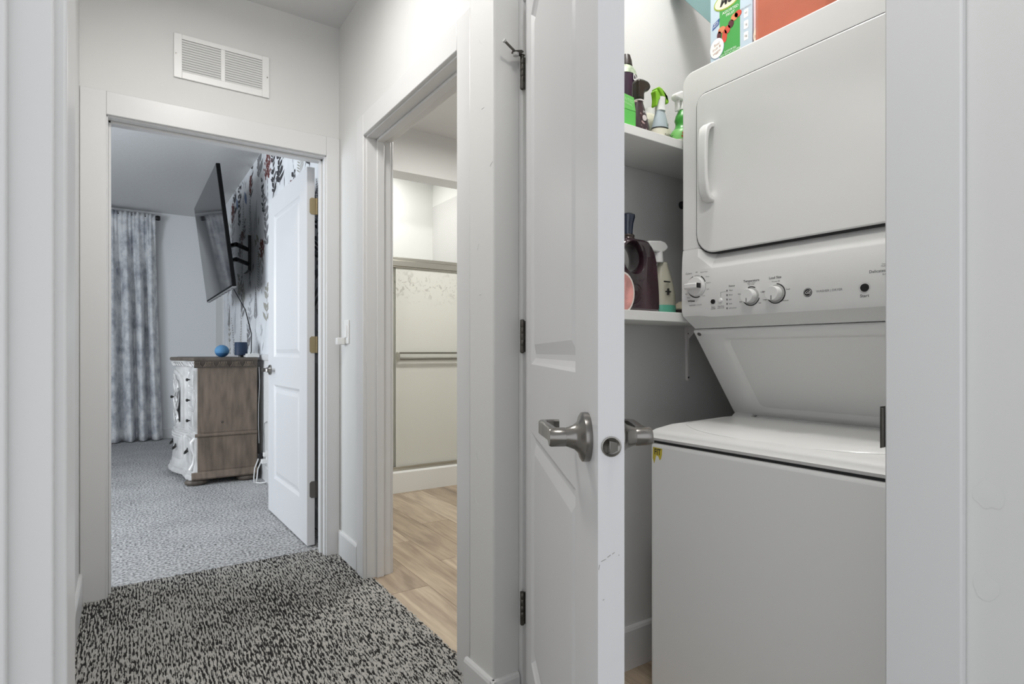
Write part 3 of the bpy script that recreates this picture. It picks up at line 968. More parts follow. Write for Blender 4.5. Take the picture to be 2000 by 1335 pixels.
# control console
CX = 1.388
MB().prism([(CX + 0.03, 1.158), (1.455, 1.1225), (2.04, 1.1225), (2.04, 1.354), (CX + 0.03, 1.354)], 'y', R + 0.003, L - 0.003).build('console_body', APPLP, wd)
m = MB()
YS = [L - 0.001, L - 0.006, 1.098, 1.050, 0.587, 0.539, R + 0.006, R + 0.001]


def cprof(kind):
    if kind == 'end':
        return [(1.452, 1.1235), (1.4555, 1.1235), (CX + 0.010, 1.1625), (CX + 0.008, 1.175), (CX + 0.008, 1.295), (CX + 0.009, 1.335), (CX + 0.012, 1.3545), (1.44, 1.3545)]
    if kind == 'full':
        return [(1.452, 1.1235), (1.4505, 1.1225), (CX + 0.006, 1.158), (CX, 1.172), (CX, 1.292), (CX + 0.002, 1.330), (CX + 0.005, 1.3545), (1.44, 1.3545)]
    return [(1.452, 1.1235), (1.4505, 1.1225), (CX + 0.006, 1.152), (CX, 1.166), (CX, 1.288), (CX + 0.002, 1.2925), (CX + 0.028, 1.338), (1.46, 1.338)]


kinds = ['end', 'full', 'full', 'scoop', 'scoop', 'full', 'full', 'end']
rows = [[(x, YS[i], z) for x, z in cprof(kinds[i])] for i in range(8)]
m.loft(rows, cap0=True, cap1=True)
m.build('console_face', APPLP, wd, smooth=True, ang=24)
# dryer cabinet
MB().prism(rrect(R, L, 1.3565, 1.884, [0.004, 0.004, 0.036, 0.036], 6), 'x', 1.398, 2.04).build('dryer_cabinet', APPL, wd, bevel=0.014, segs=5)
# door with a painted line of groove shade around it
def slab_x(poly, x0, x1, name, mat, parent, bev=0.0, segs=3):
    return MB().prism(poly, 'x', x0, x1).build(name, mat, parent, bevel=bev, segs=segs)


DY0, DY1, DZ0, DZ1 = 0.534, 1.104, 1.336, 1.800
rad = [0.045, 0.062, 0.030, 0.045]
slab_x(rrect(DY0 - 0.003, DY1 + 0.003, DZ0 - 0.0035, DZ1 + 0.003, [0.047, 0.064, 0.033, 0.047]), 1.3955, 1.42, 'door_gap_shade', SHADOWGAP, wd)  # dark outline painting the groove shade around the door
dd = slab_x(rrect(DY0, DY1, DZ0, DZ1, rad, 8), 1.3905, 1.43, 'dryer_door', APPL, wd, 0.004, 3)
# D-shaped pull
m = MB()
outer = [(1.391, 1.705), (1.372, 1.699), (1.357, 1.686), (1.351, 1.660), (1.349, 1.60), (1.351, 1.535), (1.357, 1.500), (1.368, 1.484), (1.391, 1.478)]
inner = [(1.391, 1.494), (1.376, 1.500), (1.368, 1.515), (1.363, 1.545), (1.362, 1.60), (1.364, 1.650), (1.370, 1.676), (1.380, 1.688), (1.391, 1.690)]
ns = len(outer)
ringsA = []
for (ox, oz), (ix, iz) in zip(outer, reversed(inner)):
    ringsA.append([(ox, 1.040, oz), (ox, 1.068, oz), (ix, 1.068, iz), (ix, 1.040, iz)])
m.loft(ringsA)
m.build('door_handle', APPLP, dd, smooth=True, bevel=0.0035, segs=3)

# knobs, buttons, print on the console
def knob(y, z, r, h, name='knob', ringr=None):
    m_ = MB()
    m_.lathe([(0.0005, -0.0002), (r + 0.004, -0.0002), (r + 0.004, -0.002), (r + 0.0005, -0.003), (0.0005, -0.003)], (CX, y, z), 'x', 32)
    k1 = m_.build('knob_skirt', pm('grey_plastic', (0.42, 0.42, 0.41), 0.4), wd, smooth=True)
    m_ = MB()
    m_.lathe([(r, -0.003), (r, -h * 0.5), (r * 0.985, -h + 0.002), (r * 0.93, -h), (0.0005, -h)], (CX, y, z), 'x', 36)
    return m_.build(name, WHITEP, wd, smooth=True)


def arc(y, z, r0, r1, a0, a1, name='dial_mark', mat=INK):
    m_ = MB()
    n_ = max(3, int((a1 - a0) / 8))
    v, f_ = [], []
    for k_ in range(n_ + 1):
        a = math.radians(a0 + (a1 - a0) * k_ / n_)
        for rr_ in (r0, r1):
            v.append((CX - 0.0006, y - rr_ * math.cos(a), z + rr_ * math.sin(a)))
    for k_ in range(n_):
        f_.append((2 * k_, 2 * k_ + 1, 2 * k_ + 3, 2 * k_ + 2))
    m_.add(v, f_)
    return m_.build(name, mat, wd)


def ctext(body, y, z, size, mat=INK, align='CENTER', bold=0.0):
    return text('lettering', body, size, (CX - 0.0007, y, z), NEGX_R, NEGX_U, mat, wd, align, bold=bold)


# cycle selector
ky, kz = 1.100, 1.243
m = MB()
m.lathe([(0.0005, -0.0002), (0.0275, -0.0002), (0.0275, -0.009), (0.0262, -0.0105), (0.0005, -0.0105)], (CX, ky, kz), 'x', 40)
ck = m.build('cycle_knob', WHITEP, wd, smooth=True)
MB().box(CX - 0.030, CX - 0.010, ky - 0.022, ky + 0.024, kz - 0.0075, kz + 0.0075).build('knob_grip', WHITEP, ck, bevel=0.003)
MB().box(CX - 0.0285, CX - 0.012, ky - 0.0235, ky - 0.0219, kz - 0.0070, kz + 0.0070).build('knob_dark_mark', BLACK, ck)  # dark insert closing the right end of the grip
for a0, a1 in ((20, 62), (112, 160), (205, 290)):
    arc(ky, kz, 0.0305, 0.0335, a0, a1)
arc(ky, kz, 0.0305, 0.0330, -60, 12, mat=pm('light_grey_print', (0.5, 0.5, 0.5), 0.6))
arc(ky, kz, 0.0305, 0.0330, 68, 106, mat=MATS['light_grey_print'])
ctext('Colors', 1.128, 1.2835, 0.0085)
ctext('Off', ky, 1.2845, 0.005)
ctext('Quick Wash', 1.074, 1.2825, 0.005, GREYINK)
ctext('Heavy', 1.062, 1.268, 0.005, GREYINK)
ctext('Medium', 1.059, 1.250, 0.005, GREYINK)
ctext('Light', 1.061, 1.232, 0.005, GREYINK)
ctext('Soak', 1.075, 1.214, 0.005, GREYINK)
ctext('Heavy', 1.138, 1.253, 0.005, GREYINK)
ctext('Med', 1.139, 1.239, 0.005, GREYINK)
ctext('Light', 1.137, 1.224, 0.005, GREYINK)
ctext('Rinse', 1.128, 1.212, 0.005, GREYINK)
ctext('Whites', 1.119, 1.2015, 0.0085, bold=0.0002)
ctext('WASHER CYCLES', 1.104, 1.1885, 0.0058, GREYINK)
# buttons and status lights
MB().lathe([(0.0003, -0.004), (0.0062, -0.0035), (0.007, 0.0)], (CX, 1.043, 1.1945), 'x', 20).build('signal_button', BLACK, wd, smooth=True)
MB().lathe([(0.0003, -0.006), (0.0052, -0.005), (0.0065, 0.0)], (CX, 1.018, 1.1960), 'x', 20).build('option_button', WHITEP, wd, smooth=True)
ctext('Signal\nOn/Off', 1.043, 1.1765, 0.0052)
ctext('Deep Rinse\npress to set', 1.017, 1.1775, 0.0045)
ctext('Status', 0.982, 1.2335, 0.0080)
for i, s_ in enumerate(('Wash', 'Rinse', 'Spin', 'Soak', 'Lid Locked')):
    z = 1.2215 - i * 0.0122
    MB().box(CX - 0.0012, CX, 0.9962, 0.9982, z - 0.0024, z + 0.0024).build('status_light', BLACK, wd)
    ctext(s_, 0.991, z, 0.0052, INK, 'LEFT')
MB().box(CX - 0.0005, CX, 1.0172, 1.0178, 1.206, 1.2190).box(CX - 0.0005, CX, 1.000, 1.0178, 1.2186, 1.2192).build('print_line', GREYINK, wd)
# temperature and load size
for (y, z, t1_, t2_, lab) in ((0.9235, 1.2005, 60, 110, ('Hot', 'Warm', 'Tap Cold', 'Cold', 'Eco')), (0.8525, 1.2015, -60, 85, ('Large', 'Super', 'Precise Fill', 'Small', 'Medium'))):
    kk = knob(y, z, 0.0185, 0.022)
    MB().box(CX - 0.0226, CX - 0.0218, y - 0.0008, y + 0.0008, z - 0.017, z - 0.006).build('knob_dark_mark', INK, kk)  # pointer line on the knob face
    arc(y, z, 0.0235, 0.0262, 195, 345)
    arc(y, z, 0.0235, 0.0262, t1_, t2_)
    r_ = 0.031
    for a, s_ in zip((205, 165, 90, 15, -40), lab):
        ctext(s_, y - (r_ + 0.003) * math.cos(math.radians(a)), z + r_ * math.sin(math.radians(a)), 0.0050)
ctext('Temperature', 0.9225, 1.2415, 0.0088, bold=0.0001)
ctext('Wash / Rinse', 0.9225, 1.2355, 0.0045, GREYINK)
ctext('Load Size', 0.8545, 1.2425, 0.0088, bold=0.0001)
# round monogram
m = MB()
m.lathe([(0.0002, -0.0010), (0.0105, -0.0010), (0.0108, 0.0)], (CX, 0.7695, 1.1968), 'x', 32)
em_ = m.build('emblem', pm('emblem_grey', (0.02, 0.02, 0.02), 0.7), wd, smooth=True)
m = MB()
for k in range(28):
    a0, a1 = 2 * PI * k / 28, 2 * PI * (k + 1) / 28
    q = [(CX - 0.0012, 0.7695 + r_ * math.cos(a), 1.1968 + r_ * math.sin(a)) for a in (a0, a1) for r_ in (0.0086, 0.0093)]
    m.add(q, [(0, 1, 3, 2)])
m.build('emblem_ring', WHITEP, em_)
text('emblem_lettering', 'GE', 0.0115, (CX - 0.0013, 0.7695, 1.1968), NEGX_R, NEGX_U, WHITEP, em_, shear=0.35)
ctext('WASHER | DRYER', 0.7175, 1.1972, 0.0078, GREYINK)
MB().lathe([(0.0003, -0.0035), (0.0085, -0.003), (0.0095, 0.0)], (CX, 0.6385, 1.1965), 'x', 24).build('start_button', BLACK, wd, smooth=True)
arc(0.6385, 1.1965, 0.0120, 0.0124, 0, 360, mat=MATS['light_grey_print'])
ctext('Start', 0.6385, 1.1780, 0.0100)
ctext('Delicates', 0.612, 1.2305, 0.0092)
ctext('Casual\nMedium', 0.597, 1.2430, 0.0045, GREYINK)
ctext('Bulky', 0.596, 1.2225, 0.0050, GREYINK)
text('lettering', '\\ \\\\ \\', 0.012, (1.424, 1.086, 1.1395), NEGX_R, (-0.8, 0, 0.6), GREYINK, wd)
# torn yellow sticker on the washer front
yel = pm('yellow_sticker', (0.62, 0.50, 0.06), 0.7)
st = MB()
st.add([(1.2576, 1.149, 0.7795), (1.2576, 1.115, 0.7785), (1.2576, 1.116, 0.762), (1.2576, 1.119, 0.750), (1.2576, 1.124, 0.744), (1.2576, 1.129, 0.755), (1.2576, 1.137, 0.757), (1.2576, 1.144, 0.732), (1.2576, 1.150, 0.748)], [(0, 1, 2, 3, 4, 5, 6, 7, 8)])
so = st.build('sticker_remnant', yel, wd)
so['label'] = 'torn yellow sticker'
text('sticker_lettering', 'FIT', 0.024, (1.2571, 1.1320, 0.7665), NEGX_R, NEGX_U, INK, so, sx=0.75, bold=0.0004)

# ================================================================== CLOSET SHELVES
for nm, z0, z1, lab in (('closet_shelf', 1.669, 1.696, 'upper white closet shelf holding the spray bottles'), ('closet_shelf', 1.143, 1.171, 'lower white closet shelf holding the dark glossy jug')):
    tag(MB().box(1.09, 2.14, 1.171, 1.379, z0, z1).build(nm, SHELF, bevel=0.0015), lab, 'shelf', 'closet shelves')
br = thing('shelf_bracket', (1.682, 1.379, 0.95), 'grey metal bracket under the lower closet shelf', 'bracket')
BRM = pm('bracket_metal', (0.80, 0.77, 0.76), 0.35)
MB().prism([(1.672, 1.142), (1.692, 1.142), (1.690, 1.09), (1.687, 0.952), (1.682, 0.947), (1.677, 0.952), (1.674, 1.09)], 'y', 1.3690, 1.3795).build('wall_leg', BRM, br, bevel=0.0015)
MB().box(1.674, 1.690, 1.20, 1.3755, 1.1385, 1.1425).build('shelf_leg', BRM, br)
MB().prism([(1.3755, 1.0), (1.372, 1.0), (1.366, 1.10), (1.33, 1.134), (1.25, 1.1385), (1.3755, 1.1385)], 'x', 1.6805, 1.6835).build('web', BRM, br)
for z in (0.960, 1.118):
    MB().lathe([(0.0003, -0.0022), (0.0032, -0.0015), (0.0035, 0.0)], (1.682, 1.3690, z), 'y', 10).build('screw', BLACK, br, smooth=True)
tag(MB().lathe([(0.0005, -0.016), (0.010, -0.015), (0.0135, -0.008), (0.0135, 0.0)], (1.655, 1.379, 1.577), 'y', 20).build('wall_bumper', BLACK, smooth=True), 'small round black bumper on the closet wall beside the dryer', 'bumper')

# ================================================================== THINGS ON THE UPPER SHELF
ZT = 1.6965
k2 = 0.000218


def outline(pts, o, zo, s=k2, flip=1):
    return [(o[0] + (x - zo[0]) * s * flip, o[2] - (y - zo[1]) * s) for x, y in pts]


PURPLE = pm('purple_bottle', (0.045, 0.022, 0.045), 0.25)
# purple bottle with white lettering behind the green carton
pb = thing('purple_bottle', (1.316, 1.316, ZT), 'dark purple bottle with white script standing behind a green carton', 'bottle')
MB().lathe([(0.034, 0.0), (0.037, 0.004), (0.0375, 0.20), (0.036, 0.228), (0.030, 0.246), (0.022, 0.255), (0.017, 0.258)], (1.316, 1.316, ZT), 'z', 32, 1.08, 0.82).build('bottle_body', PURPLE, pb, smooth=True)
MB().lathe([(0.0365, 0.226), (0.0312, 0.2455), (0.0225, 0.2555)], (1.316, 1.316, ZT + 0.0008), 'z', 32, 1.10, 0.84).build('shoulder_print', pm('herb_print', (0.42, 0.50, 0.36), 0.4, var=(60, 0.5)), pb, smooth=True)
MB().lathe([(0.021, 0.258), (0.019, 0.275), (0.014, 0.292), (0.002, 0.294)], (1.316, 1.316, ZT), 'z', 24).build('cap', pm('brown_cap', (0.035, 0.025, 0.022), 0.35), pb, smooth=True)
text('lettering', 'Do', 0.028, (1.331, 1.2862, ZT + 0.212), (1, 0.30, -0.1), NEGY_U, WHITEP, pb, bold=0.0012)
text('lettering', 'RAS', 0.019, (1.329, 1.2856, ZT + 0.176), (1, 0.28, -0.1), NEGY_U, WHITEP, pb, shear=0.2)
for z in (0.191, 0.153):
    MB().box(1.320, 1.345, 1.2810, 1.2850, ZT + z - 0.0012, ZT + z + 0.0008).build('print_line', WHITEP, pb)

gb = thing('green_carton', (1.157, 1.215, ZT), 'bright green carton lying at the shelf edge by the closet door', 'carton')
GREEN = pm('green_card', (0.12, 0.56, 0.10), 0.45)
MB().box(1.085, 1.2285, 1.188, 1.232, ZT, ZT + 0.050).build('carton_body', GREEN, gb, bevel=0.001)
MB().prism([(1.085, ZT + 0.0505), (1.2285, ZT + 0.0505), (1.2205, ZT + 0.090), (1.085, ZT + 0.102)], 'y', 1.1875, 1.232).build('carton_lid', pm('green_card_top', (0.17, 0.62, 0.14), 0.45), gb, bevel=0.001)
text('lettering', 'SCENTED', 0.013, (1.190, 1.187, ZT + 0.078), (1, 0, -0.12), NEGY_U, pm('pale_green_print', (0.5, 0.8, 0.45), 0.5), gb)
text('lettering', 'ORIGINAL', 0.009, (1.194, 1.187, ZT + 0.067), (1, 0, -0.12), NEGY_U, MATS['pale_green_print'], gb)

# dark spray bottle
dx0, dy0 = 1.268, 1.216
db = thing('dark_spray_bottle', (dx0, dy0, ZT), 'dark brown spray bottle with a rounded hood and floral label', 'spray bottle')
SPD = pm('dark_floral_sleeve', (0.05, 0.028, 0.035), 0.25)
nt = SPD.node_tree
pz = nt.nodes['Principled BSDF']
tc = nt.nodes.new('ShaderNodeTexCoord'); vo = nt.nodes.new('ShaderNodeTexNoise'); vo.inputs['Scale'].default_value = 55
rp = nt.nodes.new('ShaderNodeValToRGB'); rp.color_ramp.elements[0].position = 0.60; rp.color_ramp.elements[1].position = 0.70
rp.color_ramp.elements[0].color = (0.05, 0.028, 0.035, 1); rp.color_ramp.elements[1].color = (0.55, 0.38, 0.38, 1)
nt.links.new(tc.outputs['Object'], vo.inputs['Vector']); nt.links.new(vo.outputs['Fac'], rp.inputs[0]); nt.links.new(rp.outputs[0], pz.inputs['Base Color'])
MB().lathe([(0.034, 0.0), (0.037, 0.004), (0.036, 0.025), (0.030, 0.048), (0.023, 0.072), (0.018, 0.088), (0.0145, 0.099)], (dx0, dy0, ZT), 'z', 32, 1.05, 0.75).build('bottle_body', SPD, db, smooth=True)
MB().lathe([(0.0150, 0.098), (0.0152, 0.1005), (0.0145, 0.102)], (dx0, dy0, ZT), 'z', 28).build('neck_ring', pm('pink_white', (0.75, 0.68, 0.68), 0.4), db, smooth=True)
DBR = pm('dark_bronze_plastic', (0.030, 0.022, 0.014), 0.22)
P = outline([(195, 690), (315, 690), (315, 605), (328, 562), (400, 530), (434, 490), (437, 462), (425, 430), (380, 405), (290, 398), (215, 410), (185, 430), (182, 600)], (dx0, 0, ZT + 0.101), (255, 690))
MB().prism(P, 'y', dy0 - 0.015, dy0 + 0.015).build('spray_head', DBR, db, bevel=0.009, segs=4)
text('lettering', 'MIST', 0.011, (dx0 + 0.006, dy0 - 0.0245, ZT + 0.060), NEGY_R, NEGY_U, WHITEP, db)
q = MB().lathe([(0.0005, -0.001), (0.0085, -0.001), (0.0085, 0.0)], (dx0 - 0.002, dy0 - 0.0262, ZT + 0.042), 'y', 24)
q.build('round_badge', MATS['pink_white'], db)
MB().tube([(dx0 + 0.006, dy0 - 0.0262, ZT + 0.044), (dx0 + 0.030, dy0 - 0.014, ZT + 0.046)], 0.0012, 6).build('print_line', MATS['pink_white'], db)

# clear blue spray bottle with a green trigger
gx, gy = 1.405, 1.254
tb = thing('green_trigger_spray_bottle', (gx, gy, ZT), 'pale blue spray bottle with a lime green trigger', 'spray bottle')
BLU = pm('pale_blue_plastic', (0.62, 0.72, 0.78), 0.2, trans=0.35)
MB().lathe([(0.034, 0.0), (0.036, 0.004), (0.0355, 0.03), (0.030, 0.062), (0.023, 0.092), (0.0165, 0.116)], (gx, gy, ZT), 'z', 32, 1.0, 0.75).build('bottle_body', BLU, tb, smooth=True)
MB().lathe([(0.0367, 0.003), (0.0362, 0.03), (0.0342, 0.045), (0.0322, 0.056)], (gx, gy, ZT), 'z', 32, 1.0, 0.755).build('label_band', pm('cream_label', (0.70, 0.68, 0.56), 0.4), tb, smooth=True)
MB().lathe([(0.0325, 0.0545), (0.0315, 0.0585)], (gx, gy, ZT), 'z', 32, 1.02, 0.77).build('label_edge', BLACK, tb, smooth=True)
MB().lathe([(0.017, 0.115), (0.0165, 0.118), (0.0155, 0.14), (0.0165, 0.157)], (gx, gy, ZT), 'z', 28).build('collar', WHITEP, tb, smooth=True)
LIME = pm('lime_plastic', (0.25, 0.55, 0.03), 0.3)
P = outline([(425, 495), (450, 470), (520, 488), (590, 535), (640, 595), (658, 640), (650, 668), (612, 686), (600, 660), (600, 592), (520, 592), (470, 552)], (gx, 0, ZT + 0.157), (540, 600))
hd = MB().prism(P, 'y', gy - 0.015, gy + 0.015).build('spray_hood', LIME, tb, bevel=0.006, segs=3)
P = outline([(388, 540), (430, 505), (480, 548), (515, 598), (508, 630), (468, 655), (450, 700), (434, 755), (402, 755), (412, 660), (404, 590)], (gx, 0, ZT + 0.157), (540, 600))
MB().prism(P, 'y', gy - 0.011, gy + 0.011).build('trigger', LIME, tb, bevel=0.004, segs=3)
q = MB().lathe([(0.0005, -0.001), (0.0085, -0.001), (0.0085, 0.0)], (gx + 0.014, gy - 0.0245, ZT + 0.048), 'y', 24)
q.build('round_badge', MATS['cream_label'], tb)
text('lettering', 'FABRIC', 0.012, (gx + 0.010, gy - 0.0282, ZT + 0.032), NEGY_R, NEGY_U, INK, tb)
text('lettering', 'II', 0.012, (gx + 0.012, gy - 0.0215, ZT + 0.068), NEGY_R, NEGY_U, INK, tb)

# green and white cleaner beside the dryer
cx, cy = 1.480, 1.225
cb = thing('green_cleaner_bottle', (cx, cy, ZT), 'green cleaner spray bottle with red lettering against the dryer', 'spray bottle')
MB().lathe([(0.044, 0.0), (0.046, 0.004), (0.045, 0.045), (0.036, 0.058), (0.029, 0.068), (0.027, 0.08), (0.031, 0.09), (0.027, 0.105), (0.022, 0.115), (0.016, 0.125)], (cx, cy, ZT), 'z', 32, 1.0, 0.8).build('bottle_body', pm('cleaner_green', (0.06, 0.34, 0.05), 0.3), cb, smooth=True)
MB().lathe([(0.0462, 0.022), (0.0458, 0.045), (0.038, 0.057)], (cx, cy, ZT), 'z', 32, 1.01, 0.82).build('label_band', pm('cleaner_label', (0.22, 0.55, 0.16), 0.35), cb, smooth=True)
MB().lathe([(0.0485, 0.003), (0.0465, 0.024)], (cx, cy, ZT), 'z', 32, 1.0, 0.8).build('label_foot', pm('pale_label', (0.75, 0.78, 0.68), 0.35), cb, smooth=True)
MB().lathe([(0.018, 0.124), (0.0175, 0.15), (0.016, 0.155)], (cx, cy, ZT), 'z', 24).build('collar', WHITEP, cb, smooth=True)
MB().prism([(cx - 0.045, ZT + 0.158), (cx - 0.040, ZT + 0.150), (cx - 0.014, ZT + 0.150), (cx + 0.018, ZT + 0.152), (cx + 0.03, ZT + 0.165), (cx + 0.012, ZT + 0.182), (cx - 0.02, ZT + 0.180), (cx - 0.044, ZT + 0.168)], 'y', cy - 0.013, cy + 0.013).build('spray_head', WHITEP, cb, bevel=0.005, segs=3)
MB().prism([(cx - 0.033, ZT + 0.152), (cx - 0.022, ZT + 0.152), (cx - 0.024, ZT + 0.118), (cx - 0.032, ZT + 0.116)], 'y', cy - 0.008, cy + 0.008).build('trigger', WHITEP, cb, bevel=0.003)
text('lettering', 'SP', 0.024, (cx - 0.030, cy - 0.0305, ZT + 0.034), (1, -0.40, 0), NEGY_U, pm('red_print', (0.55, 0.05, 0.02), 0.4), cb, shear=0.25, bold=0.001)
# cream jug behind the row
cj = thing('cream_jug', (1.445, 1.335, ZT), 'cream plastic jug at the wall behind the spray bottles', 'jug')
MB().lathe([(0.040, 0), (0.043, 0.004), (0.043, 0.095), (0.036, 0.125), (0.018, 0.14)], (1.445, 1.335, ZT), 'z', 28, 1.55, 0.9).build('jug_body', pm('cream_plastic', (0.68, 0.66, 0.54), 0.4), cj, smooth=True)
MB().lathe([(0.018, 0.139), (0.018, 0.160), (0.002, 0.162)], (1.445, 1.335, ZT), 'z', 20).build('jug_cap', WHITEP, cj, smooth=True)

# ================================================================== THINGS ON THE LOWER SHELF
ZM = 1.1715
jd = thing('dark_glossy_jug', (1.28, 1.255, ZM), 'dark glossy iridescent detergent jug with a round handle hole', 'jug')
IR = pm('iridescent_dark', (0.035, 0.016, 0.022), 0.12, var=(9, 0.8, (1, 1, 0.5)), coat=0.8)
# body outline in X-Z with an oval hole, thick in Y
def ring_xz(cx_, cz_, rx, rz, n_=32, e_=2.0, a0=0.0):
    out = []
    for k_ in range(n_):
        a = 2 * PI * k_ / n_ + a0
        c, s = math.cos(a), math.sin(a)
        out.append((cx_ + rx * math.copysign(abs(c) ** (2 / e_), c), cz_ + rz * math.copysign(abs(s) ** (2 / e_), s)))
    return out


def jug_outer(n_=48):
    ctrl = [(1.0, 0.0), (1.0, 0.28), (0.97, 0.45), (0.90, 0.62), (0.80, 0.80), (0.60, 0.95), (0.32, 1.0), (0, 1.0)]
    return ctrl


HX, JH = 0.098, 0.222
jc = 1.278
outp = []
cps = [(0.94, 0.0), (1.0, 0.02), (1.0, 0.10), (0.985, 0.25), (0.96, 0.38), (0.925, 0.50), (0.90, 0.60), (0.86, 0.72), (0.78, 0.83), (0.66, 0.92), (0.50, 0.98), (0.30, 1.0)]
right = [(jc + HX * a, ZM + JH * b) for a, b in cps]
left = [(jc - HX * a, ZM + JH * b) for a, b in reversed(cps)]
poly = right + left
hole = ring_xz(1.264, ZM + 0.163, 0.045, 0.046, 28)
# build a lens-shaped body: section rings from outer rim to hole rim on both faces
bmj = bmesh.new()
def rim_loop(pl, y):
    vs_ = [bmj.verts.new((x, y, z)) for x, z in pl]
    return [bmj.edges.new((vs_[i], vs_[(i + 1) % len(vs_)])) for i in range(len(vs_))]


def shrink(pl, d):
    cxm = sum(p_[0] for p_ in pl) / len(pl); czm = sum(p_[1] for p_ in pl) / len(pl)
    return [(x + (cxm - x) * d, z + (czm - z) * d) for x, z in pl]


jy = 1.262
e1 = rim_loop(shrink(poly, 0.09), jy - 0.038)
h1 = rim_loop(shrink(hole, -0.10), jy - 0.038)
bmesh.ops.triangle_fill(bmj, use_beauty=True, edges=e1 + h1)
me = bpy.data.meshes.new('jug_body')
bmj.to_mesh(me); bmj.free()
front_v = [tuple(v.co) for v in me.vertices]; front_f = [tuple(p_.vertices) for p_ in me.polygons]
m = MB()
m.add(front_v, front_f)
m.add([(x, 2 * jy - y, z) for x, y, z in front_v], [tuple(reversed(f)) for f in front_f])
rs = [[(x, jy + s, z) for x, z in shrink(poly, d)] for s, d in ((-0.038, 0.09), (-0.033, 0.03), (-0.022, 0.0), (0.022, 0.0), (0.033, 0.03), (0.038, 0.09))]
m.loft(rs, cap0=False, cap1=False)
hs = [[(x, jy + s, z) for x, z in shrink(hole, d)] for s, d in ((-0.038, -0.10), (-0.030, 0.02), (-0.015, 0.10), (0.015, 0.10), (0.030, 0.02), (0.038, -0.10))]
m.loft(hs, cap0=False, cap1=False)
m.build('jug_body', IR, jd, smooth=True)
MB().lathe([(0.022, 0.218), (0.023, 0.224), (0.021, 0.227), (0.023, 0.232), (0.020, 0.236)], (1.268, jy, ZM), 'z', 28).build('neck_collar', pm('bronze_collar', (0.10, 0.08, 0.075), 0.2, 0.6), jd, smooth=True)
MB().lathe([(0.0165, 0.236), (0.017, 0.25), (0.019, 0.27), (0.024, 0.288), (0.0235, 0.296), (0.018, 0.300), (0.002, 0.301)], (1.268, jy, ZM), 'z', 28).build('stopper_cap', pm('blue_black_cap', (0.012, 0.02, 0.045), 0.12, coat=0.8), jd, smooth=True)
PINK = pm('pink_label', (0.62, 0.30, 0.27), 0.4, var=(14, 0.5))
m = MB()
mm = ring_xz(1.213, ZM + 0.055, 0.042, 0.055, 28)
m.prism(mm, 'y', jy - 0.0392, jy - 0.0378)
m.build('oval_label', PINK, jd)
mm = ring_xz(1.213, ZM + 0.055, 0.047, 0.061, 28)
MB().prism(mm, 'y', jy - 0.0388, jy - 0.0376).build('label_border', pm('ivory_label', (0.75, 0.70, 0.64), 0.4), jd)

# clear spray bottle with white head, black plus and minus, green foot
sx_, sy_ = 1.425, 1.262
s2 = thing('clear_spray_bottle', (sx_, sy_, ZM), 'clear cream bottle with white spray head, plus and minus marks', 'spray bottle')
CRM = pm('clear_cream_plastic', (0.64, 0.62, 0.50), 0.15, trans=0.3)
MB().lathe([(0.044, 0.02), (0.046, 0.03), (0.045, 0.06), (0.039, 0.09), (0.030, 0.12), (0.022, 0.145), (0.0165, 0.165)], (sx_, sy_, ZM), 'z', 32, 1.0, 0.8).build('bottle_body', CRM, s2, smooth=True)
MB().lathe([(0.043, 0.0), (0.0465, 0.003), (0.0468, 0.018), (0.0455, 0.028)], (sx_, sy_, ZM), 'z', 32, 1.0, 0.8).build('green_foot', pm('sea_green', (0.10, 0.36, 0.26), 0.25), s2, smooth=True)
MB().lathe([(0.0175, 0.163), (0.0165, 0.185), (0.0155, 0.200)], (sx_ - 0.022, sy_, ZM), 'z', 28).build('collar', WHITEP, s2, smooth=True)
MB().prism([(sx_ - 0.082, ZM + 0.205), (sx_ - 0.066, ZM + 0.196), (sx_ - 0.026, ZM + 0.192), (sx_ - 0.006, ZM + 0.196), (sx_ + 0.010, ZM + 0.208), (sx_ + 0.011, ZM + 0.218), (sx_ - 0.002, ZM + 0.228), (sx_ - 0.02, ZM + 0.231), (sx_ - 0.072, ZM + 0.226), (sx_ - 0.084, ZM + 0.216)], 'y', sy_ - 0.015, sy_ + 0.015).build('spray_head', WHITEP, s2, smooth=True, bevel=0.008, segs=4)
yb = sy_ - 0.0375
MB().box(sx_ - 0.030, sx_ - 0.004, yb + 0.002, yb + 0.006, ZM + 0.098, ZM + 0.102).build('minus_mark', INK, s2)
MB().box(sx_ - 0.025, sx_ - 0.005, yb - 0.002, yb + 0.004, ZM + 0.067, ZM + 0.071).box(sx_ - 0.017, sx_ - 0.013, yb - 0.002, yb + 0.004, ZM + 0.059, ZM + 0.079).build('plus_mark', INK, s2)
# small beige scrub brush next to it
bs = thing('scrub_brush', (1.515, 1.255, ZM), 'small beige scrub brush with dark bristles by the dryer', 'brush')
MB().lathe([(0.030, 0.018), (0.032, 0.022), (0.027, 0.035), (0.014, 0.044), (0.002, 0.046)], (1.515, 1.255, ZM), 'z', 24).build('brush_top', pm('beige_plastic', (0.60, 0.55, 0.42), 0.4), bs, smooth=True)
MB().lathe([(0.026, 0.0), (0.030, 0.019)], (1.515, 1.255, ZM), 'z', 24).build('bristles', pm('dark_bristle', (0.05, 0.04, 0.04), 0.9, bump=(300, 1, 0.002, (1, 1, 0.1))), bs, smooth=True)

# ================================================================== THINGS ON TOP OF THE DRYER
ZD = 1.8842
fbx = thing('fruit_snack_box', (1.53, 1.066, ZD), 'pale blue snack box with green panel and fruit picture on the dryer', 'box')
PB = pm('pale_blue_card', (0.47, 0.57, 0.65), 0.4)
FX = 1.500
MB().box(FX, FX + 0.06, 0.994, 1.137, ZD, ZD + 0.34).build('box_body', PB, fbx, bevel=0.0008)


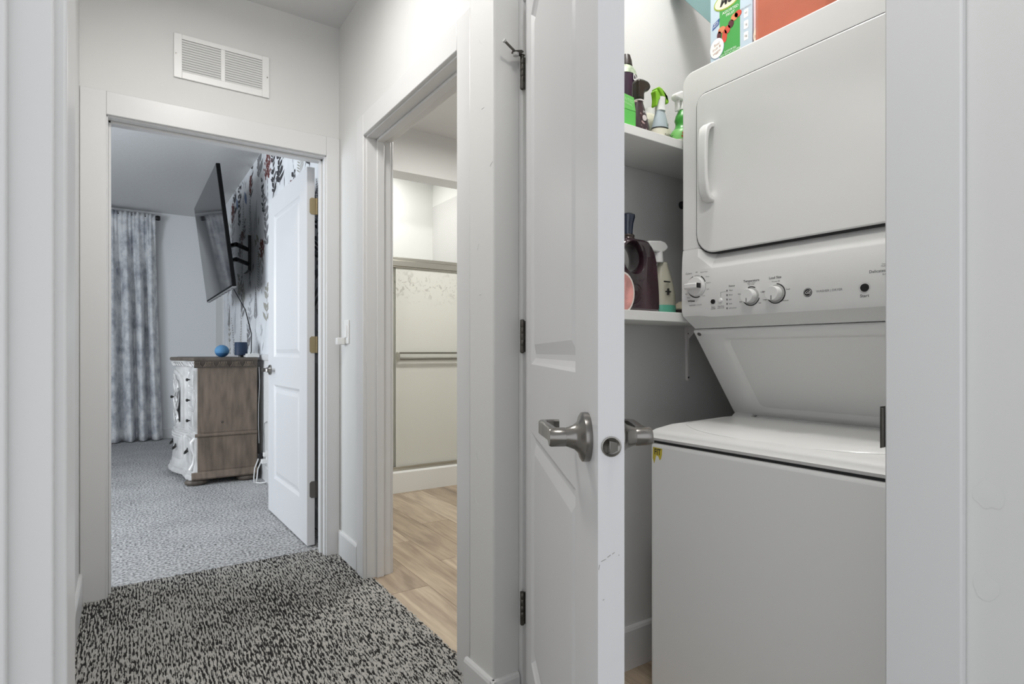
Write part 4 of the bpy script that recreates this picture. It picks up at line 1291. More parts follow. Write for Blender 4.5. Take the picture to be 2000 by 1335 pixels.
def print_x(poly_, x, mat, parent, name, t=0.0005):
    return MB().prism(poly_, 'x', x - t, x).build(name, mat, parent)


print_x(rrect(1.034, 1.104, ZD + 0.050, ZD + 0.34, [0.006, 0.006, 0.001, 0.001], 3), FX, pm('box_green', (0.06, 0.33, 0.07), 0.4), fbx, 'green_panel')
ov = ring_xz(1.077, ZD + 0.223, 0.047, 0.026, 28)
print_x(ov, FX - 0.0005, pm('olive_print', (0.30, 0.40, 0.05), 0.4), fbx, 'brand_oval_rim')
ov = ring_xz(1.077, ZD + 0.223, 0.043, 0.022, 28)
print_x(ov, FX - 0.0010, pm('cream_print', (0.80, 0.76, 0.52), 0.4), fbx, 'brand_oval')
text('lettering', 'Mo', 0.034, (FX - 0.0018, 1.080, ZD + 0.223), NEGX_R, NEGX_U, INK, fbx, shear=0.3, bold=0.0015)
text('lettering', 'ASSORTED\nFRUIT', 0.0115, (FX - 0.0012, 1.066, ZD + 0.183), NEGX_R, NEGX_U, WHITEP, fbx)
print_x([(1.130, ZD + 0.153), (1.106, ZD + 0.163), (1.103, ZD + 0.182), (1.127, ZD + 0.172)], FX, pm('navy_print', (0.04, 0.10, 0.30), 0.4), fbx, 'blue_tag')
text('lettering', 'REAL\nFRUIT', 0.0075, (FX - 0.0012, 1.1165, ZD + 0.1675), (0, -1, 0.35), NEGX_U, WHITEP, fbx)
FR = [pm('snack_red', (0.55, 0.07, 0.04), 0.4), pm('snack_orange', (0.62, 0.22, 0.10), 0.4), pm('snack_plum', (0.09, 0.02, 0.025), 0.4)]
for (y, dz, ry, rz, c_) in ((1.105, 0.128, 0.008, 0.013, 2), (1.096, 0.142, 0.013, 0.010, 1), (1.086, 0.118, 0.009, 0.019, 0), (1.076, 0.134, 0.010, 0.012, 0), (1.064, 0.145, 0.010, 0.012, 2), (1.052, 0.160, 0.012, 0.011, 1), (1.040, 0.164, 0.012, 0.010, 0)):
    print_x(ring_xz(y, ZD + dz, ry, rz, 12), FX - 0.0006, FR[c_], fbx, 'fruit_picture', 0.0006)
print_x(ring_xz(1.113, ZD + 0.093, 0.0255, 0.031, 28), FX - 0.0004, MATS['navy_print'], fbx, 'seal_rim')
print_x(ring_xz(1.113, ZD + 0.093, 0.0245, 0.030, 28), FX - 0.0010, WHITEP, fbx, 'seal')
text('lettering', 'Real\nfruit &\nveggie', 0.0115, (FX - 0.0018, 1.113, ZD + 0.093), (0, -1, 0.25), NEGX_U, pm('brown_print', (0.35, 0.18, 0.10), 0.5), fbx)
text('lettering', '8 ASSORTED\nNET WT 6.4 OZ (180g)', 0.0072, (FX - 0.0012, 1.066, ZD + 0.066), NEGX_R, NEGX_U, WHITEP, fbx)
text('lettering', 'PER POUCH', 0.006, (FX - 0.0012, 1.014, ZD + 0.170), NEGX_R, NEGX_U, GREYINK, fbx)
for i in range(3):
    z = ZD + 0.075 + i * 0.033
    print_x(rrect(1.007, 1.021, z, z + 0.024, 0.002, 2), FX, WHITEP, fbx, 'nutrition_icon')
    text('lettering', ('0g', '1g', '90')[i], 0.009, (FX - 0.0012, 1.014, z + 0.012), NEGX_R, NEGX_U, GREYINK, fbx)

pk = thing('pink_box', (1.535, 0.94, ZD), 'pink box with a maroon tag between snack box and orange jug', 'box')
MB().box(FX + 0.004, FX + 0.064, 0.885, 0.993, ZD, ZD + 0.33).build('box_body', pm('pink_card', (0.72, 0.52, 0.56), 0.4), pk, bevel=0.0008)
print_x([(0.986, ZD + 0.150), (0.975, ZD + 0.112), (0.955, ZD + 0.112), (0.955, ZD + 0.150)], FX + 0.004, pm('maroon_print', (0.13, 0.02, 0.08), 0.4), pk, 'maroon_tag')
text('lettering', 'EASY\nOPEN', 0.0125, (FX + 0.0028, 0.970, ZD + 0.132), NEGX_R, NEGX_U, WHITEP, pk)
print_x(ring_xz(0.972, ZD + 0.076, 0.022, 0.032, 24), FX + 0.0038, MATS['maroon_print'], pk, 'seal_rim')
print_x(ring_xz(0.972, ZD + 0.076, 0.021, 0.031, 24), FX + 0.0030, pm('peach_print', (0.80, 0.66, 0.55), 0.4), pk, 'seal')
text('lettering', 'Real\nFRUIT', 0.0125, (FX + 0.0022, 0.972, ZD + 0.078), NEGX_R, NEGX_U, MATS['brown_print'], pk)

oj = thing('orange_jug', (1.50, 0.86, ZD), 'translucent orange jug with a printed label on the dryer', 'jug')
OR = pm('orange_liquid_plastic', (0.62, 0.18, 0.11), 0.16, trans=0.25, var=(5, 0.12))
MB().prism(rrect(0.74, 0.955, ZD, ZD + 0.26, [0.02, 0.02, 0.07, 0.07], 6), 'x', 1.445, 1.497).build('jug_body', OR, oj, smooth=True, bevel=0.016, segs=4)
print_x([(0.822, ZD + 0.078), (0.790, ZD + 0.062), (0.750, ZD + 0.062), (0.750, ZD + 0.20), (0.822, ZD + 0.20)], 1.4448, pm('orange_label', (0.70, 0.32, 0.05), 0.35), oj, 'label', 0.0006)
print_x([(0.824, ZD + 0.080), (0.788, ZD + 0.066), (0.766, ZD + 0.066), (0.766, ZD + 0.084), (0.824, ZD + 0.098)], 1.4441, pm('violet_print', (0.10, 0.02, 0.10), 0.35), oj, 'label_band', 0.0006)
text('lettering', 'ORIGINAL', 0.0115, (1.4430, 0.797, ZD + 0.083), (0, -1, -0.18), NEGX_U, WHITEP, oj)
MB().lathe([(0.022, 0.258), (0.022, 0.29), (0.002, 0.292)], (1.471, 0.85, ZD), 'z', 24).build('jug_cap', pm('orange_cap', (0.7, 0.25, 0.05), 0.3), oj, smooth=True)

# teal carton leaning against the closet wall behind the snack box
tl = thing('teal_carton', (1.66, 1.0, ZD), 'flat teal carton leaning on the closet wall behind the snack box', 'carton')
a_, b2 = Vector((1.008, ZD + 0.003)), Vector((1.376, ZD + 0.456))
dv = (b2 - a_).normalized()
nv = Vector((-dv.y, dv.x))          # towards upper left / wall side
nv = Vector((dv.y * -1, dv.x))
th = 0.05
lo_ = [a_, b2, b2 + Vector((dv.y, -dv.x)) * -0.0, a_]
q0, q1 = a_, b2
off = Vector((-dv.y, dv.x)) * th
off = -off if off.y < 0 else off
# keep the lower face through a_-b2 and grow the thickness away from the wall
off = Vector((dv.y, -dv.x)) * -th
poly4 = [(q0.x, q0.y), (q1.x, q1.y), (q1.x + dv.y * -th + 0.0, q1.y + dv.x * th), (q0.x - dv.y * th, q0.y + dv.x * th)]
MB().prism(poly4, 'x', 1.575, 1.665).build('carton_body', pm('teal_card', (0.16, 0.27, 0.27), 0.45), tl, bevel=0.001)
off_n = Vector((dv.y, -dv.x)) * 0.0008
c0 = a_ + dv * 0.36
bp = []
for s0, s1 in ((0.0, 0.055),):
    pa, pb_ = c0 + off_n, c0 + dv * 0.055 + off_n
    MB().add([(1.60, pa.x, pa.y), (1.66, pa.x, pa.y), (1.66, pb_.x, pb_.y), (1.60, pb_.x, pb_.y)], [(0, 1, 2, 3)]).build('bar_label', pm('olive_card', (0.42, 0.38, 0.20), 0.5), tl)
for i in range(5):
    pa, pb_ = c0 + dv * (0.006 + i * 0.009) + off_n * 1.8, c0 + dv * (0.010 + i * 0.009) + off_n * 1.8
    MB().add([(1.604, pa.x, pa.y), (1.656, pa.x, pa.y), (1.656, pb_.x, pb_.y), (1.604, pb_.x, pb_.y)], [(0, 1, 2, 3)]).build('print_bar', INK, tl)

# ================================================================== BEDROOM
wallr = bpy.data.objects['wall_bedroom_right']
wp = MB().box(ACC - 0.0012, ACC - 0.0002, FAR + 0.14, 7.48, 1.03, CZ - 0.001).build('wallpaper', WALLPAPER, wallr)
wp['label'] = 'pale wallpaper with grey leaves and red flowers'
PX = ACC - 0.0016
fl = MB()
rr_ = random.Random(21)


def leaf(y, z, a, ln, wd_, mi):
    ca, sa = math.cos(a), math.sin(a)
    pts = [(0, 0), (0.3, 0.8), (0.62, 1.0), (1.0, 0.0), (0.62, -0.9), (0.3, -0.75)]
    v = []
    for t_, w_ in pts:
        yy, zz = t_ * ln * 1.0, w_ * wd_ * 0.5
        v.append((PX - 0.0001 * mi - rr_.random() * 0.0002, y + (yy * ca - zz * sa) * 2.3, min(max(z + yy * sa + zz * ca, 1.035), CZ - 0.004)))
    fl.add(v, [(0, 1, 2, 3, 4, 5)], mi)


def stroke(pts, wd_, mi):
    for (y0, z0), (y1, z1) in zip(pts[:-1], pts[1:]):
        a = math.atan2(z1 - z0, (y1 - y0) / 2.3)
        leaf(y0, z0, a, math.hypot((y1 - y0) / 2.3, z1 - z0) * 1.05, wd_, mi)


def stem(y, z, h, lean):
    return [(y + lean * (t_ / 6) ** 1.6 * h, z + h * t_ / 6) for t_ in range(7)]


def leafy(y, z, h, mi, ls, dens=2):
    pts = stem(y, z, h, rr_.uniform(-0.35, 0.35))
    stroke(pts, 0.007, mi)
    for i in range(1, 7):
        for k_ in range(dens):
            for sgn in (-1, 1):
                t_ = rr_.random()
                y0 = pts[i - 1][0] * (1 - t_) + pts[i][0] * t_
                z0 = pts[i - 1][1] * (1 - t_) + pts[i][1] * t_
                leaf(y0, z0, PI / 2 + sgn * rr_.uniform(0.35, 0.9), ls * rr_.uniform(0.6, 1.2) * (1.15 - i / 10), ls * 0.34, mi)


def brush(y, z, h, w_, mi, n_=70):
    for _ in range(n_):
        t_ = rr_.random()
        q_ = 1 - abs(t_ - 0.45) * 1.1
        leaf(y + rr_.uniform(-0.5, 0.5) * w_ * q_, z + t_ * h * 0.85, PI / 2 + rr_.uniform(-0.7, 0.7), h * 0.17, 0.014, mi)


def fern(y, z, h, mi):
    pts = stem(y, z, h, rr_.uniform(-0.5, 0.5))
    stroke(pts, 0.005, mi)
    for i in range(18):
        t_ = i / 18
        k_ = int(t_ * 6)
        for sgn in (-1, 1):
            leaf(pts[k_][0], z + t_ * h, PI / 2 + sgn * 0.8, 0.06 * (1.05 - t_), 0.008, mi)


for i in range(14):
    for j in range(6):
        y = 3.2 + i * 0.32 + rr_.uniform(-0.12, 0.12)
        z = 1.04 + j * 0.29 + rr_.uniform(-0.1, 0.1)
        up_w = (z - 1.0) / 1.7
        dark = rr_.random() < 0.15 + 0.6 * up_w
        mi = rr_.choice([0, 0, 1]) if dark else rr_.choice([2, 2, 3, 1])
        kind = rr_.random()
        h = rr_.uniform(0.22, 0.5)
        if y > 7.15:
            continue
        if kind < 0.5:
            leafy(y, z, h, mi, rr_.uniform(0.05, 0.10), 1 if not dark else 2)
        elif kind < 0.72:
            fern(y, z, h, mi)
        elif kind < 0.85:
            stroke(stem(y, z, h * 1.1, rr_.uniform(-0.6, 0.6)), 0.010, mi)
        else:
            for _ in range(6):
                leaf(y + rr_.uniform(-0.14, 0.14), z + rr_.uniform(0, 0.2), rr_.uniform(0.8, 2.3), 0.09, 0.02, mi)
for y, z, h, w_ in ((4.97, 2.44, 0.25, 0.26), (5.22, 1.84, 0.18, 0.17), (6.80, 2.43, 0.23, 0.22), (6.2, 2.05, 0.2, 0.2), (5.75, 2.5, 0.18, 0.11), (7.15, 1.75, 0.18, 0.1), (4.2, 2.05, 0.2, 0.12), (3.7, 2.4, 0.2, 0.12)):
    brush(y, z, h, w_, 4)
    stroke(stem(y, z - 0.3, 0.32, 0.02), 0.008, 0)
for y, z in ((5.95, 2.45), (6.45, 2.5)):
    leaf(y, z, 1.25, 0.16, 0.05, 5)
fl.build('floral_print', [pm('print_charcoal', (0.035, 0.035, 0.04), 0.7), pm('print_grey', (0.20, 0.20, 0.21), 0.7), pm('print_pale_grey', (0.47, 0.48, 0.50), 0.7), pm('print_olive_grey', (0.34, 0.33, 0.29), 0.7), pm('print_rust', (0.13, 0.032, 0.03), 0.7), pm('print_blue', (0.17, 0.24, 0.40), 0.7)], wp, fix=False)

# ---- curtain and rod
CUR = pm('crushed_velvet', (0.50, 0.515, 0.55), 0.75)
nt = CUR.node_tree
pc = nt.nodes['Principled BSDF']
tc = nt.nodes.new('ShaderNodeTexCoord')
mp = nt.nodes.new('ShaderNodeMapping'); mp.inputs['Scale'].default_value = (1, 1, 0.9)
na = nt.nodes.new('ShaderNodeTexNoise'); na.inputs['Scale'].default_value = 7; na.inputs['Detail'].default_value = 8; na.inputs['Roughness'].default_value = 0.7
nt.links.new(tc.outputs['Object'], mp.inputs[0]); nt.links.new(mp.outputs[0], na.inputs['Vector'])
rp = nt.nodes.new('ShaderNodeValToRGB')
rp.color_ramp.elements[0].position = 0.36; rp.color_ramp.elements[1].position = 0.58
rp.color_ramp.elements[0].color = (0.38, 0.395, 0.44, 1); rp.color_ramp.elements[1].color = (0.80, 0.81, 0.82, 1)
nt.links.new(na.outputs['Fac'], rp.inputs[0]); nt.links.new(rp.outputs[0], pc.inputs['Base Color'])
NU, NV = 220, 46
cv = []
rc = random.Random(5)
ph = [rc.uniform(0, 6.28) for _ in range(8)]
for j in range(NV + 1):
    t_ = j / NV
    z = 2.695 - t_ * 2.683
    dd_ = min(1.0, t_ / 0.35)
    for i in range(NU + 1):
        s_ = i / NU
        xa = -0.80 + s_ * 1.095
        xb = -0.84 + s_ * 1.212
        x = xa + (xb - xa) * t_ ** 1.3
        big = math.sin(s_ * 2 * PI * 8.5 + ph[0] + 0.5 * math.sin(s_ * 9 + ph[1]) + 0.25 * math.sin(t_ * 3 + s_ * 20))
        big = math.copysign(abs(big) ** 0.75, big)
        small = math.sin(s_ * 2 * PI * 26 + ph[2] + math.sin(s_ * 40)) * (1 - dd_) + 0.35 * math.sin(s_ * 2 * PI * 17 + ph[3]) * dd_
        amp = 0.028 + 0.042 * dd_
        pinch = 0.35 if abs(z - 2.655) < 0.02 else 1.0
        y = 8.085 + big * amp * pinch * (0.5 + 0.5 * dd_) + small * 0.016 * pinch
        y = max(8.005, min(8.165, y))
        if abs(z - 2.655) < 0.04:
            y = 8.060 + small * 0.006
        elif z < 2.62 and t_ < 0.12:
            k3 = (2.615 - z) / 0.25
            y = y * min(1, k3) + (8.060 + small * 0.008) * (1 - min(1, k3)) if k3 > 0 else 8.060
        cv.append((x, y, z))
cf = [(j * (NU + 1) + i, j * (NU + 1) + i + 1, (j + 1) * (NU + 1) + i + 1, (j + 1) * (NU + 1) + i) for j in range(NV) for i in range(NU)]
cu = np_mesh('curtain', np.array(cv), np.array(cf), CUR)
sm = cu.modifiers.new('solid', 'SOLIDIFY'); sm.thickness = 0.003
tag(cu, 'grey crushed velvet curtain hanging in folds in the bedroom', 'curtain')
rod = thing('curtain_rod', (-0.4, 8.085, 2.655), 'black curtain rod with round end cap on the bedroom wall', 'curtain rod')
MB().lathe([(0.012, -2.0), (0.012, 0.300)], (0, 8.085, 2.655), 'x', 16).build('rod', BLACK, rod, smooth=True)
MB().lathe([(0.013, 0.296), (0.026, 0.300), (0.030, 0.315), (0.030, 0.335), (0.024, 0.345), (0.002, 0.347)], (0, 8.085, 2.655), 'x', 20).build('end_cap', BLACK, rod, smooth=True)
MB().box(0.27, 0.29, 8.085, 8.199, 2.648, 2.662).build('rod_bracket', BLACK, rod)

# ---- television on an articulated mount
tv = thing('television', (0.645, 5.84, 1.57), 'large black flat television tilted down on a wall arm', 'television')
TL = math.radians(7.0)
tu = Vector((-math.sin(TL), 0, math.cos(TL)))     # up along the screen
tn = Vector((-math.cos(TL), 0, -math.sin(TL)))    # out of the screen
tcn = Vector((0.640, 5.84, 2.045))


def tvp(a, b, d):
    q = tcn + Vector((0, 1, 0)) * a + tu * b + tn * d
    return tuple(q)


def tvbox(mb, a0, a1, b0, b1, d0, d1):
    v = [tvp(a, b, d) for d in (d0, d1) for b in (b0, b1) for a in (a0, a1)]
    mb.add(v, [(0, 2, 3, 1), (4, 5, 7, 6), (0, 1, 5, 4), (2, 6, 7, 3), (0, 4, 6, 2), (1, 3, 7, 5)])
    return mb


TVB = pm('tv_black', (0.004, 0.004, 0.0045), 0.6, spec=0.15)
tvbox(MB(), -0.85, 0.85, -0.478, 0.478, -0.030, 0.0).build('tv_body', TVB, tv, bevel=0.004)
tvbox(MB(), -0.55, 0.55, -0.40, 0.25, -0.062, -0.030).build('tv_back', TVB, tv, bevel=0.01)
tvbox(MB(), -0.843, 0.843, -0.464, 0.471, 0.0002, 0.0012).build('screen', pm('tv_glass', (0.012, 0.012, 0.014), 0.05, spec=0.6), tv)
tvbox(MB(), -0.85, 0.85, -0.486, -0.4785, -0.030, 0.001).build('bottom_trim', pm('tv_silver_trim', (0.45, 0.45, 0.46), 0.3, 0.8), tv)
for i in range(9):
    a = -0.80 + i * 0.19
    tvbox(MB(), a, a + 0.10, -0.4868, -0.4861, -0.024, -0.006).build('vent_slot', BLACK, tv)
mt = thing('tv_mount', (0.95, 5.86, 1.75), 'black folding arm holding the television off the wall', 'tv mount')
MB().box(ACC - 0.030, ACC - 0.0022, 5.70, 5.98, 1.80, 2.12).build('wall_plate', BLACK, mt, bevel=0.004)
for z in (1.86, 1.99):
    MB().tube([(ACC - 0.03, 5.72, z), (0.86, 5.60, z), (0.80, 5.50, z)], 0.020, 8).build('arm', BLACK, mt)
    MB().tube([(0.80, 5.50, z), (0.76, 5.62, z), (0.728, 5.74, z)], 0.020, 8).build('arm', BLACK, mt)
m = MB()
m.box(0.722, 0.742, 5.60, 5.98, 1.82, 2.06)
m.build('screen_bracket', BLACK, mt)
tag(MB().tube([(0.735, 5.32, 1.62), (0.86, 5.42, 1.42), (0.925, 5.52, 1.22), (0.935, 5.58, 1.06), (0.925, 5.60, 1.016)], 0.0045, 6).build('tv_cable', BLACK, smooth=True), 'thin black cable hanging from the television to the chest', 'cable')

# ---- carved chest
WOOD = pm('grey_brown_wood', (0.165, 0.128, 0.100), 0.5, var=(4, 0.32, (6, 6, 1.2)), bump=(30, 0.1, 0.002, (4, 4, 0.6)))
WOODD = pm('dark_grey_wood', (0.105, 0.087, 0.072), 0.5, var=(7, 0.3, (2, 2, 1)))
SILV = pm('silver_white_front', (0.62, 0.61, 0.60), 0.35, 0.2, var=(9, 0.18))  # front finish, paler than the brown sides
ch = thing('carved_chest', (0.68, 5.80, 0), 'grey brown carved chest with silver-white bow front below the television', 'chest')
Y0, Y1, XB = 5.140, 6.460, 0.905
YC = (Y0 + Y1) / 2


def front_x(y):
    d_ = abs(y - YC)
    if d_ > 0.61:
        return 0.468
    if d_ > 0.33:
        return 0.456 - 0.015 * (0.61 - d_) / 0.28
    return 0.432 - 0.065 * (1 - (d_ / 0.33) ** 2)


def plan(off, side=None, n_=40):
    so = off * 0.35 if side is None else side
    pts = [(XB, Y0 - so), (0.468 - off * 0.6, Y0 - so)]
    for i in range(n_ + 1):
        y = Y0 + 0.012 + (Y1 - Y0 - 0.024) * i / n_
        pts.append((front_x(y) - off, y))
    pts += [(0.468 - off * 0.6, Y1 + so), (XB, Y1 + so)]
    return pts


def ploft(levels, name, mat, parent, smooth=True):
    m_ = MB()
    m_.loft([[(x, y, z) for x, y in plan(o_, s_)] for z, o_, s_ in levels])
    return m_.build(name, mat, parent, smooth=smooth)


body = ploft([(0.405, 0.004, 0), (0.43, 0.0, 0), (0.93, 0.0, 0)], 'upper_case', SILV, ch)
ploft([(0.100, 0.036, 0.0), (0.14, 0.032, 0.0), (0.20, 0.014, 0.0), (0.28, 0.020, 0.0), (0.34, 0.024, 0.0), (0.385, 0.008, 0.0)], 'lower_case', SILV, ch)
ploft([(0.384, 0.010, 0.006), (0.390, 0.020, 0.012), (0.398, 0.020, 0.012), (0.407, 0.008, 0.006)], 'waist_moulding', SILV, ch)
ploft([(0.050, 0.058, 0.012), (0.062, 0.060, 0.014), (0.075, 0.052, 0.012), (0.082, 0.044, 0.010), (0.098, 0.046, 0.010), (0.106, 0.036, 0.004)], 'base_moulding', SILV, ch)
ploft([(0.928, 0.0, 0.002), (0.940, 0.010, 0.008), (0.960, 0.022, 0.014), (0.982, 0.034, 0.020)], 'cornice', SILV, ch)
ploft([(0.982, 0.040, 0.026), (0.990, 0.046, 0.030), (1.004, 0.046, 0.030), (1.010, 0.040, 0.026)], 'top', WOODD, ch)
# brown side panels (the side that looks at the door)
ys = Y0 - 0.0012
MB().box(0.470, XB, ys - 0.004, Y0, 0.408, 0.930).build('side_panel', WOOD, ch)
MB().box(0.492, XB - 0.002, ys - 0.0065, ys - 0.0035, 0.416, 0.922).build('side_field', WOOD, ch, bevel=0.0015)
MB().box(0.470, XB, ys - 0.004, Y0, 0.106, 0.386).build('side_panel', WOOD, ch)
MB().box(0.492, XB - 0.002, ys - 0.0065, ys - 0.0035, 0.118, 0.378).build('side_field', WOOD, ch, bevel=0.0015)
MB().prism([(Y0 - 0.013, 0.384), (Y0 - 0.018, 0.390), (Y0 - 0.018, 0.399), (Y0 - 0.008, 0.408), (Y0, 0.408), (Y0, 0.384)], 'x', 0.452, XB).build('side_moulding', WOOD, ch)
MB().prism([(Y0 - 0.016, 0.050), (Y0 - 0.022, 0.062), (Y0 - 0.018, 0.078), (Y0 - 0.012, 0.100), (Y0 - 0.006, 0.107), (Y0, 0.107), (Y0, 0.050)], 'x', 0.428, XB).build('side_moulding', WOOD, ch)
MB().prism([(Y0 - 0.005, 0.928), (Y0 - 0.016, 0.950), (Y0 - 0.030, 0.982), (Y0, 0.982), (Y0, 0.928)], 'x', 0.446, XB).build('side_cornice', WOODD, ch)
MB().lathe([(0.0005, -0.004), (0.008, -0.003), (0.010, 0.0)], (0.645, ys - 0.0065, 0.495), 'y', 16).build('cable_plug', WOODD, ch, smooth=True)
# leaf carving along the cornice
cvm = MB()
for i in range(9):
    x = 0.462 + i * 0.048
    for k_ in range(4):
        t0 = k_ * 0.011
        sgn = 1 if i % 2 else -1
        cvm.tube([(x + t0, Y0 - 0.020 - 0.004, 0.938), (x + t0 + 0.012 * sgn, Y0 - 0.028, 0.955), (x + t0 + 0.030 * sgn * 0.6, Y0 - 0.033, 0.970), (x + t0 + 0.034 * sgn * 0.4, Y0 - 0.032, 0.978)], 0.0032, 5)
cvm.build('leaf_carving', WOOD, ch, smooth=True)
cvm = MB()
for i in range(26):
    y = Y0 + 0.03 + i * 0.049
    x = front_x(y) - 0.018
    cvm.tube([(x, y - 0.014, 0.938), (x - 0.010, y, 0.955), (x - 0.016, y + 0.014, 0.972)], 0.0045, 5)
    cvm.tube([(x, y + 0.014, 0.938), (x - 0.010, y + 0.004, 0.955), (x - 0.016, y - 0.006, 0.972)], 0.0035, 5)
cvm.build('leaf_carving', SILV, ch, smooth=True)
# bun feet with ridges
for fx_, fy_ in ((0.465, Y0 + 0.045), (0.835, Y0 + 0.045), (0.465, Y1 - 0.045), (0.835, Y1 - 0.045)):
    m = MB()
    rings = []
    for r_, h in ((0.060, 0.004), (0.074, 0.012), (0.080, 0.026), (0.074, 0.040), (0.055, 0.052)):
        ring_ = []
        for k_ in range(48):
            a = 2 * PI * k_ / 48
            q_ = r_ * (1.0 + 0.035 * math.cos(12 * a))
            ring_.append((fx_ + q_ * math.cos(a), fy_ + q_ * 0.75 * math.sin(a), h))
        rings.append(ring_)
    m.loft(rings)
    m.build('foot', WOODD, ch, smooth=True)
# corner pilasters, drawers, arched door with scroll grille
for yy in (Y0 + 0.024, Y1 - 0.024):
    m = MB()
    prof_ = []
    for k_ in range(29):
        z = 0.41 + k_ * 0.0185
        prof_.append((0.462 - 0.010 * abs(math.sin((z - 0.41) * 12.0)), z))
    m.prism(prof_ + [(0.475, 0.928), (0.475, 0.41)], 'y', yy - 0.020, yy + 0.020)
    m.build('pilaster', SILV, ch, smooth=True)
    m = MB()
    m.tube([(0.458, yy, 0.375), (0.436, yy, 0.345), (0.440, yy, 0.30), (0.456, yy, 0.24), (0.446, yy, 0.17), (0.424, yy, 0.125)], [0.016, 0.022, 0.020, 0.015, 0.018, 0.022], 10)
    m.build('scroll_bracket', SILV, ch, smooth=True)
KN = pm('dark_knob_metal', (0.03, 0.028, 0.026), 0.35, 0.6)
for ya, yb_ in ((Y0 + 0.055, Y0 + 0.315), (Y1 - 0.315, Y1 - 0.055)):
    for z0, z1 in ((0.755, 0.905), (0.590, 0.740), (0.425, 0.575)):
        ym = (ya + yb_) / 2
        xm = front_x(ym)
        m = MB()
        rings = []
        for ins, dx_ in ((0, 0.004), (0, -0.008), (0.012, -0.010), (0.018, -0.004), (0.040, -0.014), (0.045, -0.015)):
            rings.append([(front_x(y) + dx_, y, z) for y, z in ((ya + ins, z0 + ins), (yb_ - ins, z0 + ins), (yb_ - ins, z1 - ins), (ya + ins, z1 - ins))])
        m.loft(rings)
        dr = m.build('drawer', SILV, ch)
        MB().lathe([(0.004, 0.0), (0.005, -0.010), (0.012, -0.018), (0.013, -0.025), (0.007, -0.031), (0.0005, -0.032)], (xm - 0.014, ym, (z0 + z1) / 2), 'x', 14).build('knob', KN, dr, smooth=True)


def bow(y, d_):
    return front_x(y) - d_


dpoly = [(YC - 0.27 + 0.54 * i / 16, 0.425) for i in range(17)] + [(YC + 0.27, 0.80)] + [(YC + 0.27 * math.cos(a * PI / 16), 0.80 + 0.105 * math.sin(a * PI / 16)) for a in range(1, 16)] + [(YC - 0.27, 0.80)]


def sc(poly_, k_):
    zc_ = 0.64
    return [(YC + (y - YC) * k_, zc_ + (z - zc_) * k_) for y, z in poly_]


m = MB()
m.loft([[(bow(y, d_), y, z) for y, z in sc(dpoly, k_)] for k_, d_ in ((1.0, -0.004), (1.0, 0.014), (0.93, 0.018), (0.86, 0.016), (0.82, 0.006))], cap1=False)
dor = m.build('chest_door', SILV, ch, smooth=True)
m = MB()
m.add([(bow(y, 0.004), y, z) for y, z in sc(dpoly, 0.84)], [tuple(range(len(dpoly)))])
m.build('door_backing', pm('dark_recess', (0.02, 0.02, 0.02), 0.7), dor)
m = MB()
for sg in (-1, 1):
    for z0, s_ in ((0.48, 1), (0.62, -1), (0.74, 1)):
        sp2 = []
        for k_ in range(22):
            a = k_ / 21 * 2.6 * PI
            r_ = 0.075 * (1 - k_ / 26)
            y = YC + sg * (0.10 + r_ * math.cos(a))
            z = z0 + 0.01 + s_ * r_ * math.sin(a) * 1.0
            sp2.append((bow(y, 0.014), y, z))
        m.tube(sp2, 0.0075, 6)
    m.tube([(bow(YC + sg * 0.19, 0.014), YC + sg * 0.19, 0.45), (bow(YC + sg * 0.02, 0.014), YC + sg * 0.02, 0.60), (bow(YC + sg * 0.17, 0.014), YC + sg * 0.17, 0.72), (bow(YC + sg * 0.03, 0.014), YC + sg * 0.03, 0.86)], 0.008, 6)
m.build('scroll_grille', SILV, dor, smooth=True)
MB().lathe([(0.004, 0.0), (0.012, -0.015), (0.012, -0.024), (0.0005, -0.028)], (bow(YC, 0.016), YC + 0.02, 0.665), 'x', 14).build('knob', KN, dor, smooth=True)
for ya, yb_ in ((Y0 + 0.055, Y0 + 0.315), (YC - 0.30, YC + 0.30), (Y1 - 0.315, Y1 - 0.055)):
    m = MB()
    rings = []
    for ins, dx_ in ((0, 0.0), (0, -0.026), (0.012, -0.030), (0.025, -0.024), (0.035, -0.030)):
        ring_ = []
        nseg = 8
        for i in range(nseg + 1):
            y = ya + ins + (yb_ - ya - 2 * ins) * i / nseg
            ring_.append((front_x(y) + dx_, y, 0.125 + ins))
        for i in range(nseg, -1, -1):
            y = ya + ins + (yb_ - ya - 2 * ins) * i / nseg
            ring_.append((front_x(y) + dx_ - 0.004, y, 0.370 - ins))
        rings.append(ring_)
    m.loft(rings)
    dr = m.build('drawer', SILV, ch, smooth=True)
    ym = (ya + yb_) / 2
    for yq in ((ym,) if yb_ - ya < 0.4 else (ym - 0.17, ym + 0.17)):
        xq = front_x(yq) - 0.032
        MB().tube([(xq, yq - 0.035, 0.262), (xq - 0.018, yq - 0.030, 0.245), (xq - 0.024, yq, 0.236), (xq - 0.018, yq + 0.030, 0.245), (xq, yq + 0.035, 0.262)], 0.006, 7).build('bail_pull', KN, dr, smooth=True)
        MB().lathe([(0.016, 0.002), (0.014, -0.006), (0.0005, -0.008)], (xq, yq, 0.268), 'x', 14).build('pull_plate', KN, dr, smooth=True)

